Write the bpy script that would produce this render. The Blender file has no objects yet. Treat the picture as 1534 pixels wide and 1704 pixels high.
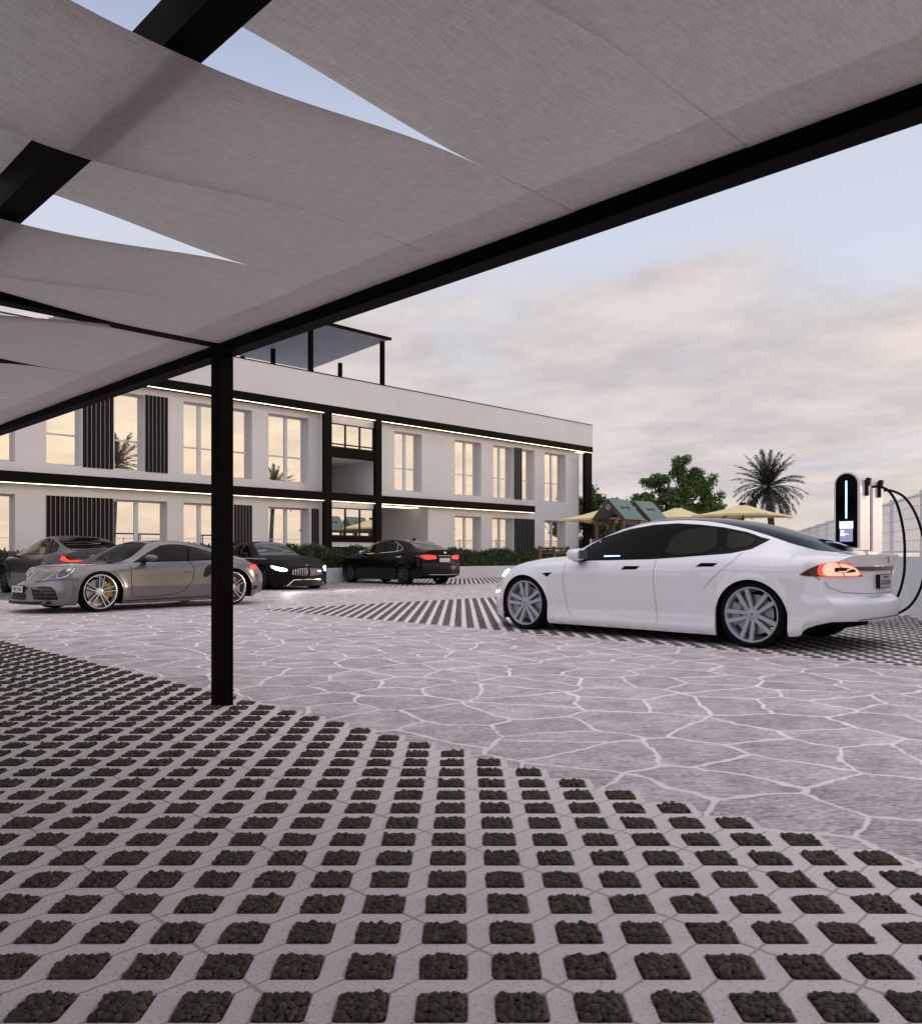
import bpy, bmesh, math, random
import numpy as np
from mathutils import Vector, Matrix
from mathutils.bvhtree import BVHTree
from mathutils.geometry import delaunay_2d_cdt

SC = bpy.context.scene
COL = SC.collection
PI = math.pi
S2 = math.sqrt(2.0)

# ------------------------------------------------------------------ camera
CAM_H = 0.93
cam_d = bpy.data.cameras.new('camera')
cam = bpy.data.objects.new('camera', cam_d)
COL.objects.link(cam)
cam.location = (0, 0, CAM_H)
cam.rotation_euler = (math.radians(90), 0, math.radians(-45))
cam_d.sensor_fit = 'AUTO'
cam_d.sensor_width = 36.0
cam_d.lens = 1353.0 / 1704.0 * 36.0
cam_d.shift_y = 73.0 / 1704.0
cam_d.clip_start = 0.05
cam_d.clip_end = 5000
SC.camera = cam

# ------------------------------------------------------------------ sky and sun
SUN_AZ = math.atan2(0.90, -0.43)      # clockwise from +Y: low over the boundary wall side
SUN_EL = math.radians(7.0)
world = bpy.data.worlds.new('World')
SC.world = world
world.use_nodes = True
wt = world.node_tree
wt.nodes.clear()


def wn(t, **kw):
    n = wt.nodes.new(t)
    for k, v in kw.items():
        setattr(n, k, v)
    return n


def wl(a, b):
    wt.links.new(a, b)


sky = wn('ShaderNodeTexSky')
sky.sky_type = 'NISHITA'
sky.sun_disc = False
sky.sun_elevation = SUN_EL
sky.sun_rotation = SUN_AZ
sky.air_density = 1.0
sky.dust_density = 1.6
sky.ozone_density = 2.0
SKY_GAIN = 1.0
tc = wn('ShaderNodeTexCoord')
nrm = wn('ShaderNodeVectorMath', operation='NORMALIZE')
wl(tc.outputs['Generated'], nrm.inputs[0])
sep = wn('ShaderNodeSeparateXYZ')
wl(nrm.outputs[0], sep.inputs[0])
# project the direction on a flat cloud deck
zc = wn('ShaderNodeMath', operation='MAXIMUM')
wl(sep.outputs['Z'], zc.inputs[0]); zc.inputs[1].default_value = 0.0
za = wn('ShaderNodeMath', operation='ADD')
wl(zc.outputs[0], za.inputs[0]); za.inputs[1].default_value = 0.17
dv = wn('ShaderNodeCombineXYZ')
for k, ax in enumerate('XY'):
    q = wn('ShaderNodeMath', operation='DIVIDE')
    wl(sep.outputs[ax], q.inputs[0]); wl(za.outputs[0], q.inputs[1])
    wl(q.outputs[0], dv.inputs[k])
mp = wn('ShaderNodeMapping')
mp.inputs['Rotation'].default_value = (0, 0, math.radians(38))
mp.inputs['Scale'].default_value = (0.80, 0.62, 1)
mp.inputs['Location'].default_value = (3.3, 1.7, 0)
wl(dv.outputs[0], mp.inputs['Vector'])
n1 = wn('ShaderNodeTexNoise')
n1.inputs['Scale'].default_value = 1.7
n1.inputs['Detail'].default_value = 9
n1.inputs['Roughness'].default_value = 0.56
n1.inputs['Distortion'].default_value = 0.35
wl(mp.outputs[0], n1.inputs['Vector'])
# cloud cover: thick low bank, thinner overhead
cov = wn('ShaderNodeMapRange')
wl(sep.outputs['Z'], cov.inputs['Value'])
cov.inputs['From Min'].default_value = 0.25
cov.inputs['From Max'].default_value = 0.37
cov.inputs['To Min'].default_value = 0.24
cov.inputs['To Max'].default_value = -0.15
cadd = wn('ShaderNodeMath', operation='ADD')
wl(n1.outputs['Fac'], cadd.inputs[0]); wl(cov.outputs[0], cadd.inputs[1])
cm = wn('ShaderNodeMapRange', interpolation_type='SMOOTHSTEP')
wl(cadd.outputs[0], cm.inputs['Value'])
cm.inputs['From Min'].default_value = 0.42
cm.inputs['From Max'].default_value = 0.66
# cloud body shade: grey lilac undersides to pinkish cream lit parts
n2 = wn('ShaderNodeTexNoise')
n2.inputs['Scale'].default_value = 3.4
n2.inputs['Detail'].default_value = 8
n2.inputs['Roughness'].default_value = 0.6
wl(mp.outputs[0], n2.inputs['Vector'])
cr = wn('ShaderNodeValToRGB')
cr.color_ramp.elements[0].position = 0.40
cr.color_ramp.elements[0].color = (0.418, 0.388, 0.402, 1)
cr.color_ramp.elements[1].position = 0.62
cr.color_ramp.elements[1].color = (0.545, 0.488, 0.476, 1)
wl(n2.outputs['Fac'], cr.inputs['Fac'])
# sunset side: warmer and brighter towards the sun azimuth
sd = wn('ShaderNodeVectorMath', operation='DOT_PRODUCT')
wl(nrm.outputs[0], sd.inputs[0])
sd.inputs[1].default_value = (0.55, -0.835, 0.0)
warm = wn('ShaderNodeMapRange', interpolation_type='SMOOTHSTEP')
wl(sd.outputs['Value'], warm.inputs['Value'])
warm.inputs['From Min'].default_value = 0.12
warm.inputs['From Max'].default_value = 0.85
cw = wn('ShaderNodeMix', data_type='RGBA', blend_type='MULTIPLY')
hz = wn('ShaderNodeMapRange')                 # orange at the horizon, paler higher up
wl(sep.outputs['Z'], hz.inputs['Value'])
hz.inputs['From Min'].default_value = 0.0
hz.inputs['From Max'].default_value = 0.20
hc = wn('ShaderNodeMix', data_type='RGBA')
hc.inputs[6].default_value = (1.62, 1.34, 0.92, 1)
hc.inputs[7].default_value = (1.55, 1.44, 1.10, 1)
wl(hz.outputs[0], hc.inputs[0])
wl(hc.outputs[2], cw.inputs[7])
wl(warm.outputs[0], cw.inputs[0]); wl(cr.outputs['Color'], cw.inputs[6])
# clear sky: Nishita scaled, balanced towards a pale dusk blue
sg = wn('ShaderNodeMix', data_type='RGBA', blend_type='MULTIPLY')
sg.inputs[0].default_value = 1.0
sg.inputs[7].default_value = (1, 1, 1, 1)
wl(sky.outputs[0], sg.inputs[6])
mx = wn('ShaderNodeMix', data_type='RGBA')
wl(cm.outputs[0], mx.inputs[0])
ad = wn('ShaderNodeMix', data_type='RGBA')
ad.inputs[0].default_value = 0.90
cs = wn('ShaderNodeValToRGB')                  # pale low sky, deeper blue higher, unseen zenith brightened to light the yard
el_ = cs.color_ramp.elements
for _ in range(3): el_.new(0.5)
for k, (q, c) in enumerate(((0.18, (0.54, 0.555, 0.625)), (0.41, (0.480, 0.512, 0.600)), (0.55, (0.300, 0.352, 0.490)), (0.63, (0.34, 0.37, 0.46)), (0.78, (0.98, 0.93, 0.97)))):
    el_[k].position = q; el_[k].color = c + (1,)
wl(sep.outputs['Z'], cs.inputs['Fac'])
wl(cs.outputs['Color'], ad.inputs[7])
SKYSCALE = wn('ShaderNodeMix', data_type='RGBA', blend_type='MULTIPLY')
SKYSCALE.inputs[0].default_value = 1.0
SKYSCALE.inputs[7].default_value = (0.12, 0.12, 0.12, 1)
wl(sg.outputs[2], SKYSCALE.inputs[6])
clampn = wn('ShaderNodeMix', data_type='RGBA', blend_type='DARKEN')
clampn.inputs[0].default_value = 1.0
clampn.inputs[7].default_value = (1.15, 1.0, 0.80, 1)
wl(SKYSCALE.outputs[2], clampn.inputs[6])
wl(clampn.outputs[2], ad.inputs[6])
wl(ad.outputs[2], mx.inputs[6])
wl(cw.outputs[2], mx.inputs[7])
lowm = wn('ShaderNodeMapRange', interpolation_type='SMOOTHSTEP')   # cream glow hugging the horizon
wl(sep.outputs['Z'], lowm.inputs['Value'])
lowm.inputs['From Min'].default_value = 0.0
lowm.inputs['From Max'].default_value = 0.115
lowm.inputs['To Min'].default_value = 0.5
lowm.inputs['To Max'].default_value = 0.0
glow = wn('ShaderNodeMix', data_type='RGBA')
glow.inputs[7].default_value = (0.62, 0.535, 0.45, 1)
wl(lowm.outputs[0], glow.inputs[0]); wl(mx.outputs[2], glow.inputs[6])
bg = wn('ShaderNodeBackground')
bg.inputs['Strength'].default_value = 1.0
wl(glow.outputs[2], bg.inputs['Color'])
wo = wn('ShaderNodeOutputWorld')
wl(bg.outputs[0], wo.inputs['Surface'])

sun_d = bpy.data.lights.new('sun', 'SUN')
sun_d.energy = 0.8
sun_d.angle = math.radians(14)
sun_d.color = (1.0, 0.80, 0.62)
sun = bpy.data.objects.new('sun', sun_d)
COL.objects.link(sun)
sv = Vector((math.sin(SUN_AZ) * math.cos(SUN_EL), math.cos(SUN_AZ) * math.cos(SUN_EL), math.sin(SUN_EL)))
sun.rotation_euler = (-sv).to_track_quat('-Z', 'Y').to_euler()

SC.view_settings.view_transform = 'Standard'
SC.view_settings.look = 'None'
SC.view_settings.exposure = 0.50
SC.view_settings.gamma = 1.0
SC.cycles.max_bounces = 6
SC.cycles.diffuse_bounces = 3
SC.cycles.glossy_bounces = 4
SC.cycles.use_denoising = True


# ------------------------------------------------------------------ helpers
def tag(o, label=None, cat=None, group=None, kind=None):
    if label: o['label'] = label
    if cat: o['category'] = cat
    if group: o['group'] = group
    if kind: o['kind'] = kind
    return o


def empty(name, loc=(0, 0, 0), rz=0.0):
    o = bpy.data.objects.new(name, None)
    COL.objects.link(o)
    o.location = loc
    o.rotation_euler = (0, 0, rz)
    o.empty_display_size = 0.2
    return o


class MB:
    def __init__(s):
        s.v = []; s.f = []

    def add(s, vs, fs):
        b = len(s.v)
        s.v += [tuple(p) for p in vs]
        s.f += [tuple(i + b for i in f) for f in fs]

    def box(s, x0, x1, y0, y1, z0, z1):
        s.add([(x0, y0, z0), (x1, y0, z0), (x1, y1, z0), (x0, y1, z0), (x0, y0, z1), (x1, y0, z1), (x1, y1, z1), (x0, y1, z1)],
              [(0, 3, 2, 1), (4, 5, 6, 7), (0, 1, 5, 4), (1, 2, 6, 5), (2, 3, 7, 6), (3, 0, 4, 7)])

    def bar(s, a, b, w, h=None, up=(0, 0, 1), w2=None, h2=None):
        """tapered rectangular bar from a to b"""
        h = w if h is None else h
        w2 = w if w2 is None else w2
        h2 = h if h2 is None else h2
        a = Vector(a); b = Vector(b)
        d = (b - a).normalized()
        u = Vector(up)
        if abs(d.dot(u)) > 0.98: u = Vector((1, 0, 0))
        r = d.cross(u).normalized(); u = r.cross(d).normalized()
        vs = []
        for p, ww, hh in ((a, w, h), (b, w2, h2)):
            for sx, sy in ((-1, -1), (1, -1), (1, 1), (-1, 1)):
                vs.append(p + r * (sx * ww / 2) + u * (sy * hh / 2))
        s.add(vs, [(0, 1, 2, 3), (7, 6, 5, 4), (0, 4, 5, 1), (1, 5, 6, 2), (2, 6, 7, 3), (3, 7, 4, 0)])

    def tube(s, pts, rad, n=8, cap=True):
        pts = [Vector(p) for p in pts]
        rads = rad if isinstance(rad, (list, tuple)) else [rad] * len(pts)
        vs = []
        prev = None
        for i, p in enumerate(pts):
            d = (pts[min(i + 1, len(pts) - 1)] - pts[max(i - 1, 0)]).normalized()
            if prev is None:
                u = Vector((0, 0, 1)) if abs(d.z) < 0.9 else Vector((1, 0, 0))
                r = d.cross(u).normalized()
            else:
                r = (prev - d * prev.dot(d)).normalized()
            prev = r
            u = r.cross(d)
            for k in range(n):
                a = 2 * PI * k / n
                vs.append(p + (r * math.cos(a) + u * math.sin(a)) * rads[i])
        fs = []
        for i in range(len(pts) - 1):
            for k in range(n):
                k2 = (k + 1) % n
                fs.append((i * n + k, i * n + k2, (i + 1) * n + k2, (i + 1) * n + k))
        if cap:
            fs.append(tuple(range(n))[::-1])
            fs.append(tuple((len(pts) - 1) * n + k for k in range(n)))
        s.add(vs, fs)

    def lathe_y(s, prof, n=40, c=(0, 0, 0)):
        """revolve (radius, y) profile about the y axis"""
        vs = []
        for r, y in prof:
            for k in range(n):
                a = 2 * PI * k / n
                vs.append((c[0] + r * math.cos(a), c[1] + y, c[2] + r * math.sin(a)))
        fs = []
        for i in range(len(prof) - 1):
            for k in range(n):
                k2 = (k + 1) % n
                fs.append((i * n + k, i * n + k2, (i + 1) * n + k2, (i + 1) * n + k))
        s.add(vs, fs)

    def prism(s, poly, axis, a0, a1):
        """extrude a 2-D polygon along an axis ('x','y','z')"""
        n = len(poly)
        def P(p, a):
            return {'x': (a, p[0], p[1]), 'y': (p[0], a, p[1]), 'z': (p[0], p[1], a)}[axis]
        vs = [P(p, a0) for p in poly] + [P(p, a1) for p in poly]
        fs = [tuple(range(n))[::-1], tuple(range(n, 2 * n))]
        for i in range(n):
            j = (i + 1) % n
            fs.append((i, j, n + j, n + i))
        s.add(vs, fs)

    def mesh(s, name, mat=None, smooth=False, recalc=True):
        m = bpy.data.meshes.new(name)
        m.from_pydata(s.v, [], s.f)
        if recalc:
            bm = bmesh.new(); bm.from_mesh(m)
            bmesh.ops.recalc_face_normals(bm, faces=bm.faces)
            bm.to_mesh(m); bm.free()
        if mat: m.materials.append(mat)
        if smooth is True:
            m.polygons.foreach_set('use_smooth', [True] * len(m.polygons))
        elif smooth:
            m.polygons.foreach_set('use_smooth', [True] * len(m.polygons))
            m.set_sharp_from_angle(angle=math.radians(smooth))
        m.update()
        return m

    def build(s, name, mat, parent=None, smooth=False, recalc=True, bevel=0.0):
        o = bpy.data.objects.new(name, s.mesh(name, mat, smooth, recalc))
        COL.objects.link(o)
        if parent: o.parent = parent
        if bevel:
            b = o.modifiers.new('bevel', 'BEVEL')
            b.width = bevel; b.segments = 2; b.limit_method = 'ANGLE'; b.angle_limit = math.radians(40)
        return o


def np_mesh(name, V, F, mat=None, smooth=False):
    m = bpy.data.meshes.new(name)
    V = np.asarray(V, dtype=np.float32); F = np.asarray(F, dtype=np.int32)
    k = F.shape[1]
    m.vertices.add(len(V)); m.vertices.foreach_set('co', V.ravel())
    m.loops.add(F.size); m.loops.foreach_set('vertex_index', F.ravel())
    m.polygons.add(len(F))
    m.polygons.foreach_set('loop_start', np.arange(0, F.size, k, dtype=np.int32))
    m.polygons.foreach_set('loop_total', np.full(len(F), k, dtype=np.int32))
    m.update(calc_edges=True)
    m.polygons.foreach_set('use_smooth', [bool(smooth)] * len(F))
    if mat: m.materials.append(mat)
    return m


def np_obj(name, V, F, mat, parent=None, smooth=False):
    o = bpy.data.objects.new(name, np_mesh(name, V, F, mat, smooth))
    COL.objects.link(o)
    if parent: o.parent = parent
    return o


def copy_tree(o, parent=None):
    c = o.copy()
    COL.objects.link(c)
    if parent: c.parent = parent
    for ch in list(o.children):
        copy_tree(ch, c)
    return c


# ------------------------------------------------------------------ materials
class Mat:
    def __init__(s, name):
        s.m = bpy.data.materials.new(name)
        s.m.use_nodes = True
        s.t = s.m.node_tree
        s.b = s.t.nodes['Principled BSDF']
        s.out = s.t.nodes['Material Output']

    def n(s, t, **kw):
        q = s.t.nodes.new(t)
        for k, v in kw.items(): setattr(q, k, v)
        return q

    def l(s, a, b): s.t.links.new(a, b)

    def set(s, **kw):
        for k, v in kw.items():
            s.b.inputs[k.replace('_', ' ')].default_value = v
        return s

    def coords(s, scale=(1, 1, 1), rot=(0, 0, 0), kind='Object'):
        c = s.n('ShaderNodeTexCoord'); q = s.n('ShaderNodeMapping')
        q.inputs['Scale'].default_value = scale
        q.inputs['Rotation'].default_value = rot
        s.l(c.outputs[kind], q.inputs['Vector'])
        return q.outputs[0]

    def noise(s, vec, scale, detail=4, rough=0.55, dist=0.0):
        q = s.n('ShaderNodeTexNoise')
        q.inputs['Scale'].default_value = scale
        q.inputs['Detail'].default_value = detail
        q.inputs['Roughness'].default_value = rough
        q.inputs['Distortion'].default_value = dist
        if vec is not None: s.l(vec, q.inputs['Vector'])
        return q.outputs['Fac']

    def ramp(s, fac, stops):
        q = s.n('ShaderNodeValToRGB')
        e = q.color_ramp.elements
        while len(e) < len(stops): e.new(0.5)
        for k, (p, c) in enumerate(stops):
            e[k].position = p
            e[k].color = tuple(c) + (1,) if len(c) == 3 else c
        s.l(fac, q.inputs['Fac'])
        return q.outputs['Color']

    def mix(s, fac, a, b, mode='MIX'):
        q = s.n('ShaderNodeMix', data_type='RGBA', blend_type=mode)
        for inp, v in ((0, fac), (6, a), (7, b)):
            if hasattr(v, 'links'): s.l(v, q.inputs[inp])
            else: q.inputs[inp].default_value = v if inp == 0 else (tuple(v) + (1,) if len(v) == 3 else v)
        return q.outputs[2]

    def math(s, op, a, b=None, c=None):
        q = s.n('ShaderNodeMath', operation=op)
        for k, v in enumerate((a, b, c)):
            if v is None: continue
            if hasattr(v, 'links'): s.l(v, q.inputs[k])
            else: q.inputs[k].default_value = v
        return q.outputs[0]

    def bump(s, height, strength=0.3, dist=0.01):
        q = s.n('ShaderNodeBump')
        q.inputs['Strength'].default_value = strength
        q.inputs['Distance'].default_value = dist
        s.l(height, q.inputs['Height'])
        s.l(q.outputs[0], s.b.inputs['Normal'])
        return q


def simple(name, col, rough=0.5, metal=0.0, var=0.0, scale=4.0, bump=0.0, bscale=60.0, spec=0.5, coat=0.0):
    M = Mat(name).set(Roughness=rough, Metallic=metal)
    M.b.inputs['Specular IOR Level'].default_value = spec
    M.b.inputs['Coat Weight'].default_value = coat
    M.b.inputs['Coat Roughness'].default_value = 0.04
    v = M.coords()
    if var:
        f = M.noise(v, scale, 6, 0.6)
        lo = [max(0, c * (1 - var)) for c in col]; hi = [min(1, c * (1 + var)) for c in col]
        M.l(M.ramp(f, [(0.3, lo), (0.7, hi)]), M.b.inputs['Base Color'])
    else:
        M.b.inputs['Base Color'].default_value = tuple(col) + (1,)
    if bump:
        M.bump(M.noise(v, bscale, 5, 0.6), bump, 0.004)
    return M.m


def emit(name, col, strength):
    M = Mat(name)
    M.set(Emission_Strength=strength)
    M.b.inputs['Emission Color'].default_value = tuple(col) + (1,)
    M.b.inputs['Base Color'].default_value = (0.02, 0.02, 0.02, 1)
    return M.m


def m_plaster():
    M = Mat('white_render').set(Roughness=0.85)
    M.b.inputs['Specular IOR Level'].default_value = 0.25
    v = M.coords()
    f = M.noise(v, 0.5, 6, 0.6); g = M.noise(v, 90, 3, 0.7)
    M.l(M.ramp(f, [(0.3, (0.665, 0.65, 0.658)), (0.7, (0.74, 0.725, 0.733))]), M.b.inputs['Base Color'])
    M.bump(g, 0.35, 0.004)
    return M.m


def m_flagstone():
    M = Mat('crazy_paving')
    c = M.coords()
    # wobble the cell edges so the joints wander
    d1 = M.n('ShaderNodeTexNoise'); d1.inputs['Scale'].default_value = 3.6; d1.inputs['Detail'].default_value = 3
    d1.inputs['Roughness'].default_value = 0.5
    M.l(c, d1.inputs['Vector'])
    vs = M.n('ShaderNodeVectorMath', operation='SUBTRACT'); M.l(d1.outputs['Color'], vs.inputs[0]); vs.inputs[1].default_value = (0.5, 0.5, 0.5)
    vm = M.n('ShaderNodeVectorMath', operation='SCALE'); M.l(vs.outputs[0], vm.inputs[0]); vm.inputs['Scale'].default_value = 0.17
    va = M.n('ShaderNodeVectorMath', operation='ADD'); M.l(c, va.inputs[0]); M.l(vm.outputs[0], va.inputs[1])
    SCL = 2.15
    ed = M.n('ShaderNodeTexVoronoi', feature='DISTANCE_TO_EDGE', voronoi_dimensions='2D'); ed.inputs['Scale'].default_value = SCL
    ed.inputs['Randomness'].default_value = 0.95
    M.l(va.outputs[0], ed.inputs['Vector'])
    ce = M.n('ShaderNodeTexVoronoi', feature='F1', voronoi_dimensions='2D'); ce.inputs['Scale'].default_value = SCL
    ce.inputs['Randomness'].default_value = 0.95
    M.l(va.outputs[0], ce.inputs['Vector'])
    wv = M.noise(c, 5, 3, 0.6)
    wj = M.math('MULTIPLY_ADD', wv, 0.050, -0.002)
    e = M.math('SUBTRACT', ed.outputs['Distance'], wj)
    sm = M.n('ShaderNodeMapRange', interpolation_type='SMOOTHSTEP')
    M.l(e, sm.inputs['Value']); sm.inputs['From Min'].default_value = -0.002; sm.inputs['From Max'].default_value = 0.012
    stone = sm.outputs[0]                       # 0 in the joint, 1 on the stone
    sp = M.n('ShaderNodeSeparateColor'); M.l(ce.outputs['Color'], sp.inputs[0])
    # each stone has its own grain direction
    ang = M.math('MULTIPLY_ADD', sp.outputs[0], 0.75, 0.40)
    rot = M.n('ShaderNodeVectorRotate', rotation_type='Z_AXIS'); M.l(c, rot.inputs['Vector']); M.l(ang, rot.inputs['Angle'])
    mpn = M.n('ShaderNodeMapping'); mpn.inputs['Scale'].default_value = (7, 34, 1); M.l(rot.outputs[0], mpn.inputs['Vector'])
    gr = M.noise(mpn.outputs[0], 1.0, 8, 0.68, 0.8)
    bl = M.noise(c, 3.2, 6, 0.62)
    mf = M.n('ShaderNodeMapping'); mf.inputs['Scale'].default_value = (34, 95, 1); M.l(rot.outputs[0], mf.inputs['Vector'])
    fine = M.noise(mf.outputs[0], 1.0, 8, 0.75)
    t1 = M.math('ADD', M.math('MULTIPLY', gr, 0.26), M.math('MULTIPLY', bl, 0.18))
    t2 = M.math('ADD', t1, M.math('MULTIPLY', fine, 0.56))
    col = M.ramp(t2, [(0.38, (0.085, 0.066, 0.068)), (0.455, (0.29, 0.250, 0.256)), (0.52, (0.57, 0.517, 0.528)), (0.60, (0.86, 0.80, 0.805))])
    tint = M.ramp(sp.outputs[1], [(0.0, (0.86, 0.82, 0.84)), (0.5, (1.0, 0.97, 1.0)), (1.0, (1.06, 0.98, 1.0))])
    col = M.mix(1.0, col, tint, 'MULTIPLY')
    mort = M.ramp(M.noise(c, 60, 4, 0.6), [(0.3, (0.82, 0.775, 0.755)), (0.7, (0.90, 0.85, 0.83))])
    M.l(M.mix(stone, mort, col), M.b.inputs['Base Color'])
    ro = M.n('ShaderNodeMapRange'); M.l(t2, ro.inputs['Value']); ro.inputs['From Min'].default_value = 0.3; ro.inputs['From Max'].default_value = 0.7
    ro.inputs['To Min'].default_value = 0.42; ro.inputs['To Max'].default_value = 0.62
    M.l(M.math('ADD', M.math('MULTIPLY', ro.outputs[0], stone), M.math('MULTIPLY', M.math('SUBTRACT', 1.0, stone), 0.95)), M.b.inputs['Roughness'])
    hh = M.math('ADD', M.math('MULTIPLY', t2, 0.55), M.math('MULTIPLY', stone, -0.35))
    M.bump(hh, 0.85, 0.016)
    return M.m


LAT = 0.16448          # cell pitch of the grid pavers
HALF = LAT / S2        # the same pitch along the yard's own axes
LX0, LY0 = 1.854, 0.864


def m_concrete():
    M = Mat('grid_paver_concrete').set(Roughness=0.82)
    M.b.inputs['Specular IOR Level'].default_value = 0.3
    c = M.coords()
    big = M.noise(c, 1.6, 5, 0.6)
    fine = M.noise(c, 130, 5, 0.7)
    spk = M.n('ShaderNodeTexVoronoi', voronoi_dimensions='2D'); spk.inputs['Scale'].default_value = 85
    M.l(c, spk.inputs['Vector'])
    sk = M.ramp(spk.outputs['Distance'], [(0.10, (0.45, 0.42, 0.42)), (0.24, (1, 1, 1))])
    spm = M.math('GREATER_THAN', M.noise(c, 55, 2, 0.5), 0.53)
    base = M.ramp(big, [(0.3, (0.76, 0.665, 0.665)), (0.7, (0.84, 0.745, 0.745))])
    base = M.mix(0.5, base, M.ramp(fine, [(0.35, (0.57, 0.495, 0.49)), (0.62, (0.87, 0.78, 0.775))]))
    base = M.mix(M.math('MULTIPLY', spm, 0.8), base, M.mix(1.0, base, sk, 'MULTIPLY'))
    # joints between the paver units
    sp = M.n('ShaderNodeSeparateXYZ'); M.l(c, sp.inputs[0])
    wob = M.math('MULTIPLY', M.math('SUBTRACT', M.noise(c, 40, 2, 0.5), 0.5), 0.006)

    def line(o, off, per, w):
        a = M.math('ADD', M.math('SUBTRACT', o, off - per / 2), wob)
        m = M.math('PINGPONG', M.math('SUBTRACT', a, per / 2), per / 2)
        q = M.n('ShaderNodeMapRange', interpolation_type='SMOOTHSTEP')
        M.l(m, q.inputs['Value']); q.inputs['From Min'].default_value = w * 0.4; q.inputs['From Max'].default_value = w
        return q.outputs[0]
    jx = line(sp.outputs['Y'], LY0, HALF, 0.0042)
    jy = line(sp.outputs['X'], LX0, HALF * 4, 0.0068)
    j = M.math('MINIMUM', jx, jy)
    M.l(M.mix(j, (0.50, 0.405, 0.365), base), M.b.inputs['Base Color'])
    hh = M.math('ADD', M.math('MULTIPLY', fine, 0.12), j)
    M.bump(hh, 0.6, 0.006)
    return M.m


def m_gravel():
    M = Mat('dark_gravel').set(Roughness=0.8)
    M.b.inputs['Specular IOR Level'].default_value = 0.35
    g = M.n('ShaderNodeNewGeometry')
    c = M.coords()
    f = M.noise(c, 260, 3, 0.7)
    per = M.ramp(g.outputs['Random Per Island'], [(0.0, (0.030, 0.024, 0.016)), (0.5, (0.068, 0.055, 0.037)), (1.0, (0.135, 0.112, 0.080))])
    M.l(M.mix(0.5, per, M.ramp(f, [(0.3, (0.028, 0.024, 0.018)), (0.7, (0.105, 0.090, 0.070))])), M.b.inputs['Base Color'])
    M.bump(M.noise(c, 420, 4, 0.7), 0.5, 0.003)
    return M.m


def m_gravel_far():
    M = Mat('packed_gravel').set(Roughness=0.85)
    c = M.coords()
    v = M.n('ShaderNodeTexVoronoi'); v.inputs['Scale'].default_value = 70; M.l(c, v.inputs['Vector'])
    sp = M.n('ShaderNodeSeparateColor'); M.l(v.outputs['Color'], sp.inputs[0])
    M.l(M.ramp(sp.outputs[0], [(0.0, (0.05, 0.048, 0.044)), (0.6, (0.115, 0.112, 0.105)), (1.0, (0.21, 0.205, 0.195))]), M.b.inputs['Base Color'])
    M.bump(v.outputs['Distance'], 1.0, 0.012)
    return M.m


def m_fabric(name='shade_cloth', trans=0.235, gain=1.0):
    M = Mat(name)
    c = M.coords()
    m1 = M.n('ShaderNodeMapping'); m1.inputs['Scale'].default_value = (16, 420, 1); M.l(c, m1.inputs['Vector'])
    m2 = M.n('ShaderNodeMapping'); m2.inputs['Scale'].default_value = (420, 16, 1); M.l(c, m2.inputs['Vector'])
    a = M.noise(m1.outputs[0], 1.0, 3, 0.65); b = M.noise(m2.outputs[0], 1.0, 3, 0.65)
    w = M.math('ADD', M.math('MULTIPLY', a, 0.62), M.math('MULTIPLY', b, 0.38))
    slub = M.noise(c, 2.0, 4, 0.6)
    w2 = M.math('ADD', w, M.math('MULTIPLY', M.math('SUBTRACT', slub, 0.5), 0.12))
    col = M.ramp(w2, [(q_, tuple(min(0.97, v_ * gain) for v_ in c_)) for q_, c_ in ((0.28, (0.345, 0.318, 0.305)), (0.50, (0.530, 0.495, 0.475)), (0.72, (0.72, 0.68, 0.655)))])
    df = M.n('ShaderNodeBsdfDiffuse'); M.l(col, df.inputs['Color'])
    tr = M.n('ShaderNodeBsdfTranslucent'); M.l(col, tr.inputs['Color'])
    bp = M.n('ShaderNodeBump'); bp.inputs['Strength'].default_value = 0.35; bp.inputs['Distance'].default_value = 0.003
    M.l(w, bp.inputs['Height']); M.l(bp.outputs[0], df.inputs['Normal']); M.l(bp.outputs[0], tr.inputs['Normal'])
    mxs = M.n('ShaderNodeMixShader'); mxs.inputs[0].default_value = trans
    M.l(df.outputs[0], mxs.inputs[1]); M.l(tr.outputs[0], mxs.inputs[2])
    M.l(mxs.outputs[0], M.out.inputs['Surface'])
    return M.m


def m_window():
    """coated facade glass: strong mirror image of the evening sky over a dim room"""
    M = Mat('facade_glass')
    c = M.coords()
    gl = M.n('ShaderNodeBsdfGlossy'); gl.inputs['Color'].default_value = (0.95, 0.93, 0.92, 1); gl.inputs['Roughness'].default_value = 0.012
    df = M.n('ShaderNodeBsdfDiffuse'); df.inputs['Color'].default_value = (0.32, 0.27, 0.22, 1)
    bp = M.n('ShaderNodeBump'); bp.inputs['Strength'].default_value = 0.02; bp.inputs['Distance'].default_value = 0.02
    M.l(M.noise(c, 0.9, 2, 0.4), bp.inputs['Height']); M.l(bp.outputs[0], gl.inputs['Normal'])
    mxs = M.n('ShaderNodeMixShader'); mxs.inputs[0].default_value = 0.90
    M.l(df.outputs[0], mxs.inputs[1]); M.l(gl.outputs[0], mxs.inputs[2])
    M.l(mxs.outputs[0], M.out.inputs['Surface'])
    return M.m


def m_paint(name, col, metal, rough, coat=1.0, flake=0.0, spec=0.5, coat_ior=1.5):
    M = Mat(name).set(Metallic=metal, Roughness=rough)
    M.b.inputs['Specular IOR Level'].default_value = spec
    M.b.inputs['Base Color'].default_value = tuple(col) + (1,)
    M.b.inputs['Coat Weight'].default_value = coat
    M.b.inputs['Coat Roughness'].default_value = 0.05
    M.b.inputs['Coat IOR'].default_value = coat_ior
    if flake:
        c = M.coords()
        M.l(M.ramp(M.noise(c, 900, 2, 0.5), [(0.35, [x * (1 - flake) for x in col]), (0.65, [min(1, x * (1 + flake)) for x in col])]), M.b.inputs['Base Color'])
    return M.m


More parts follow.
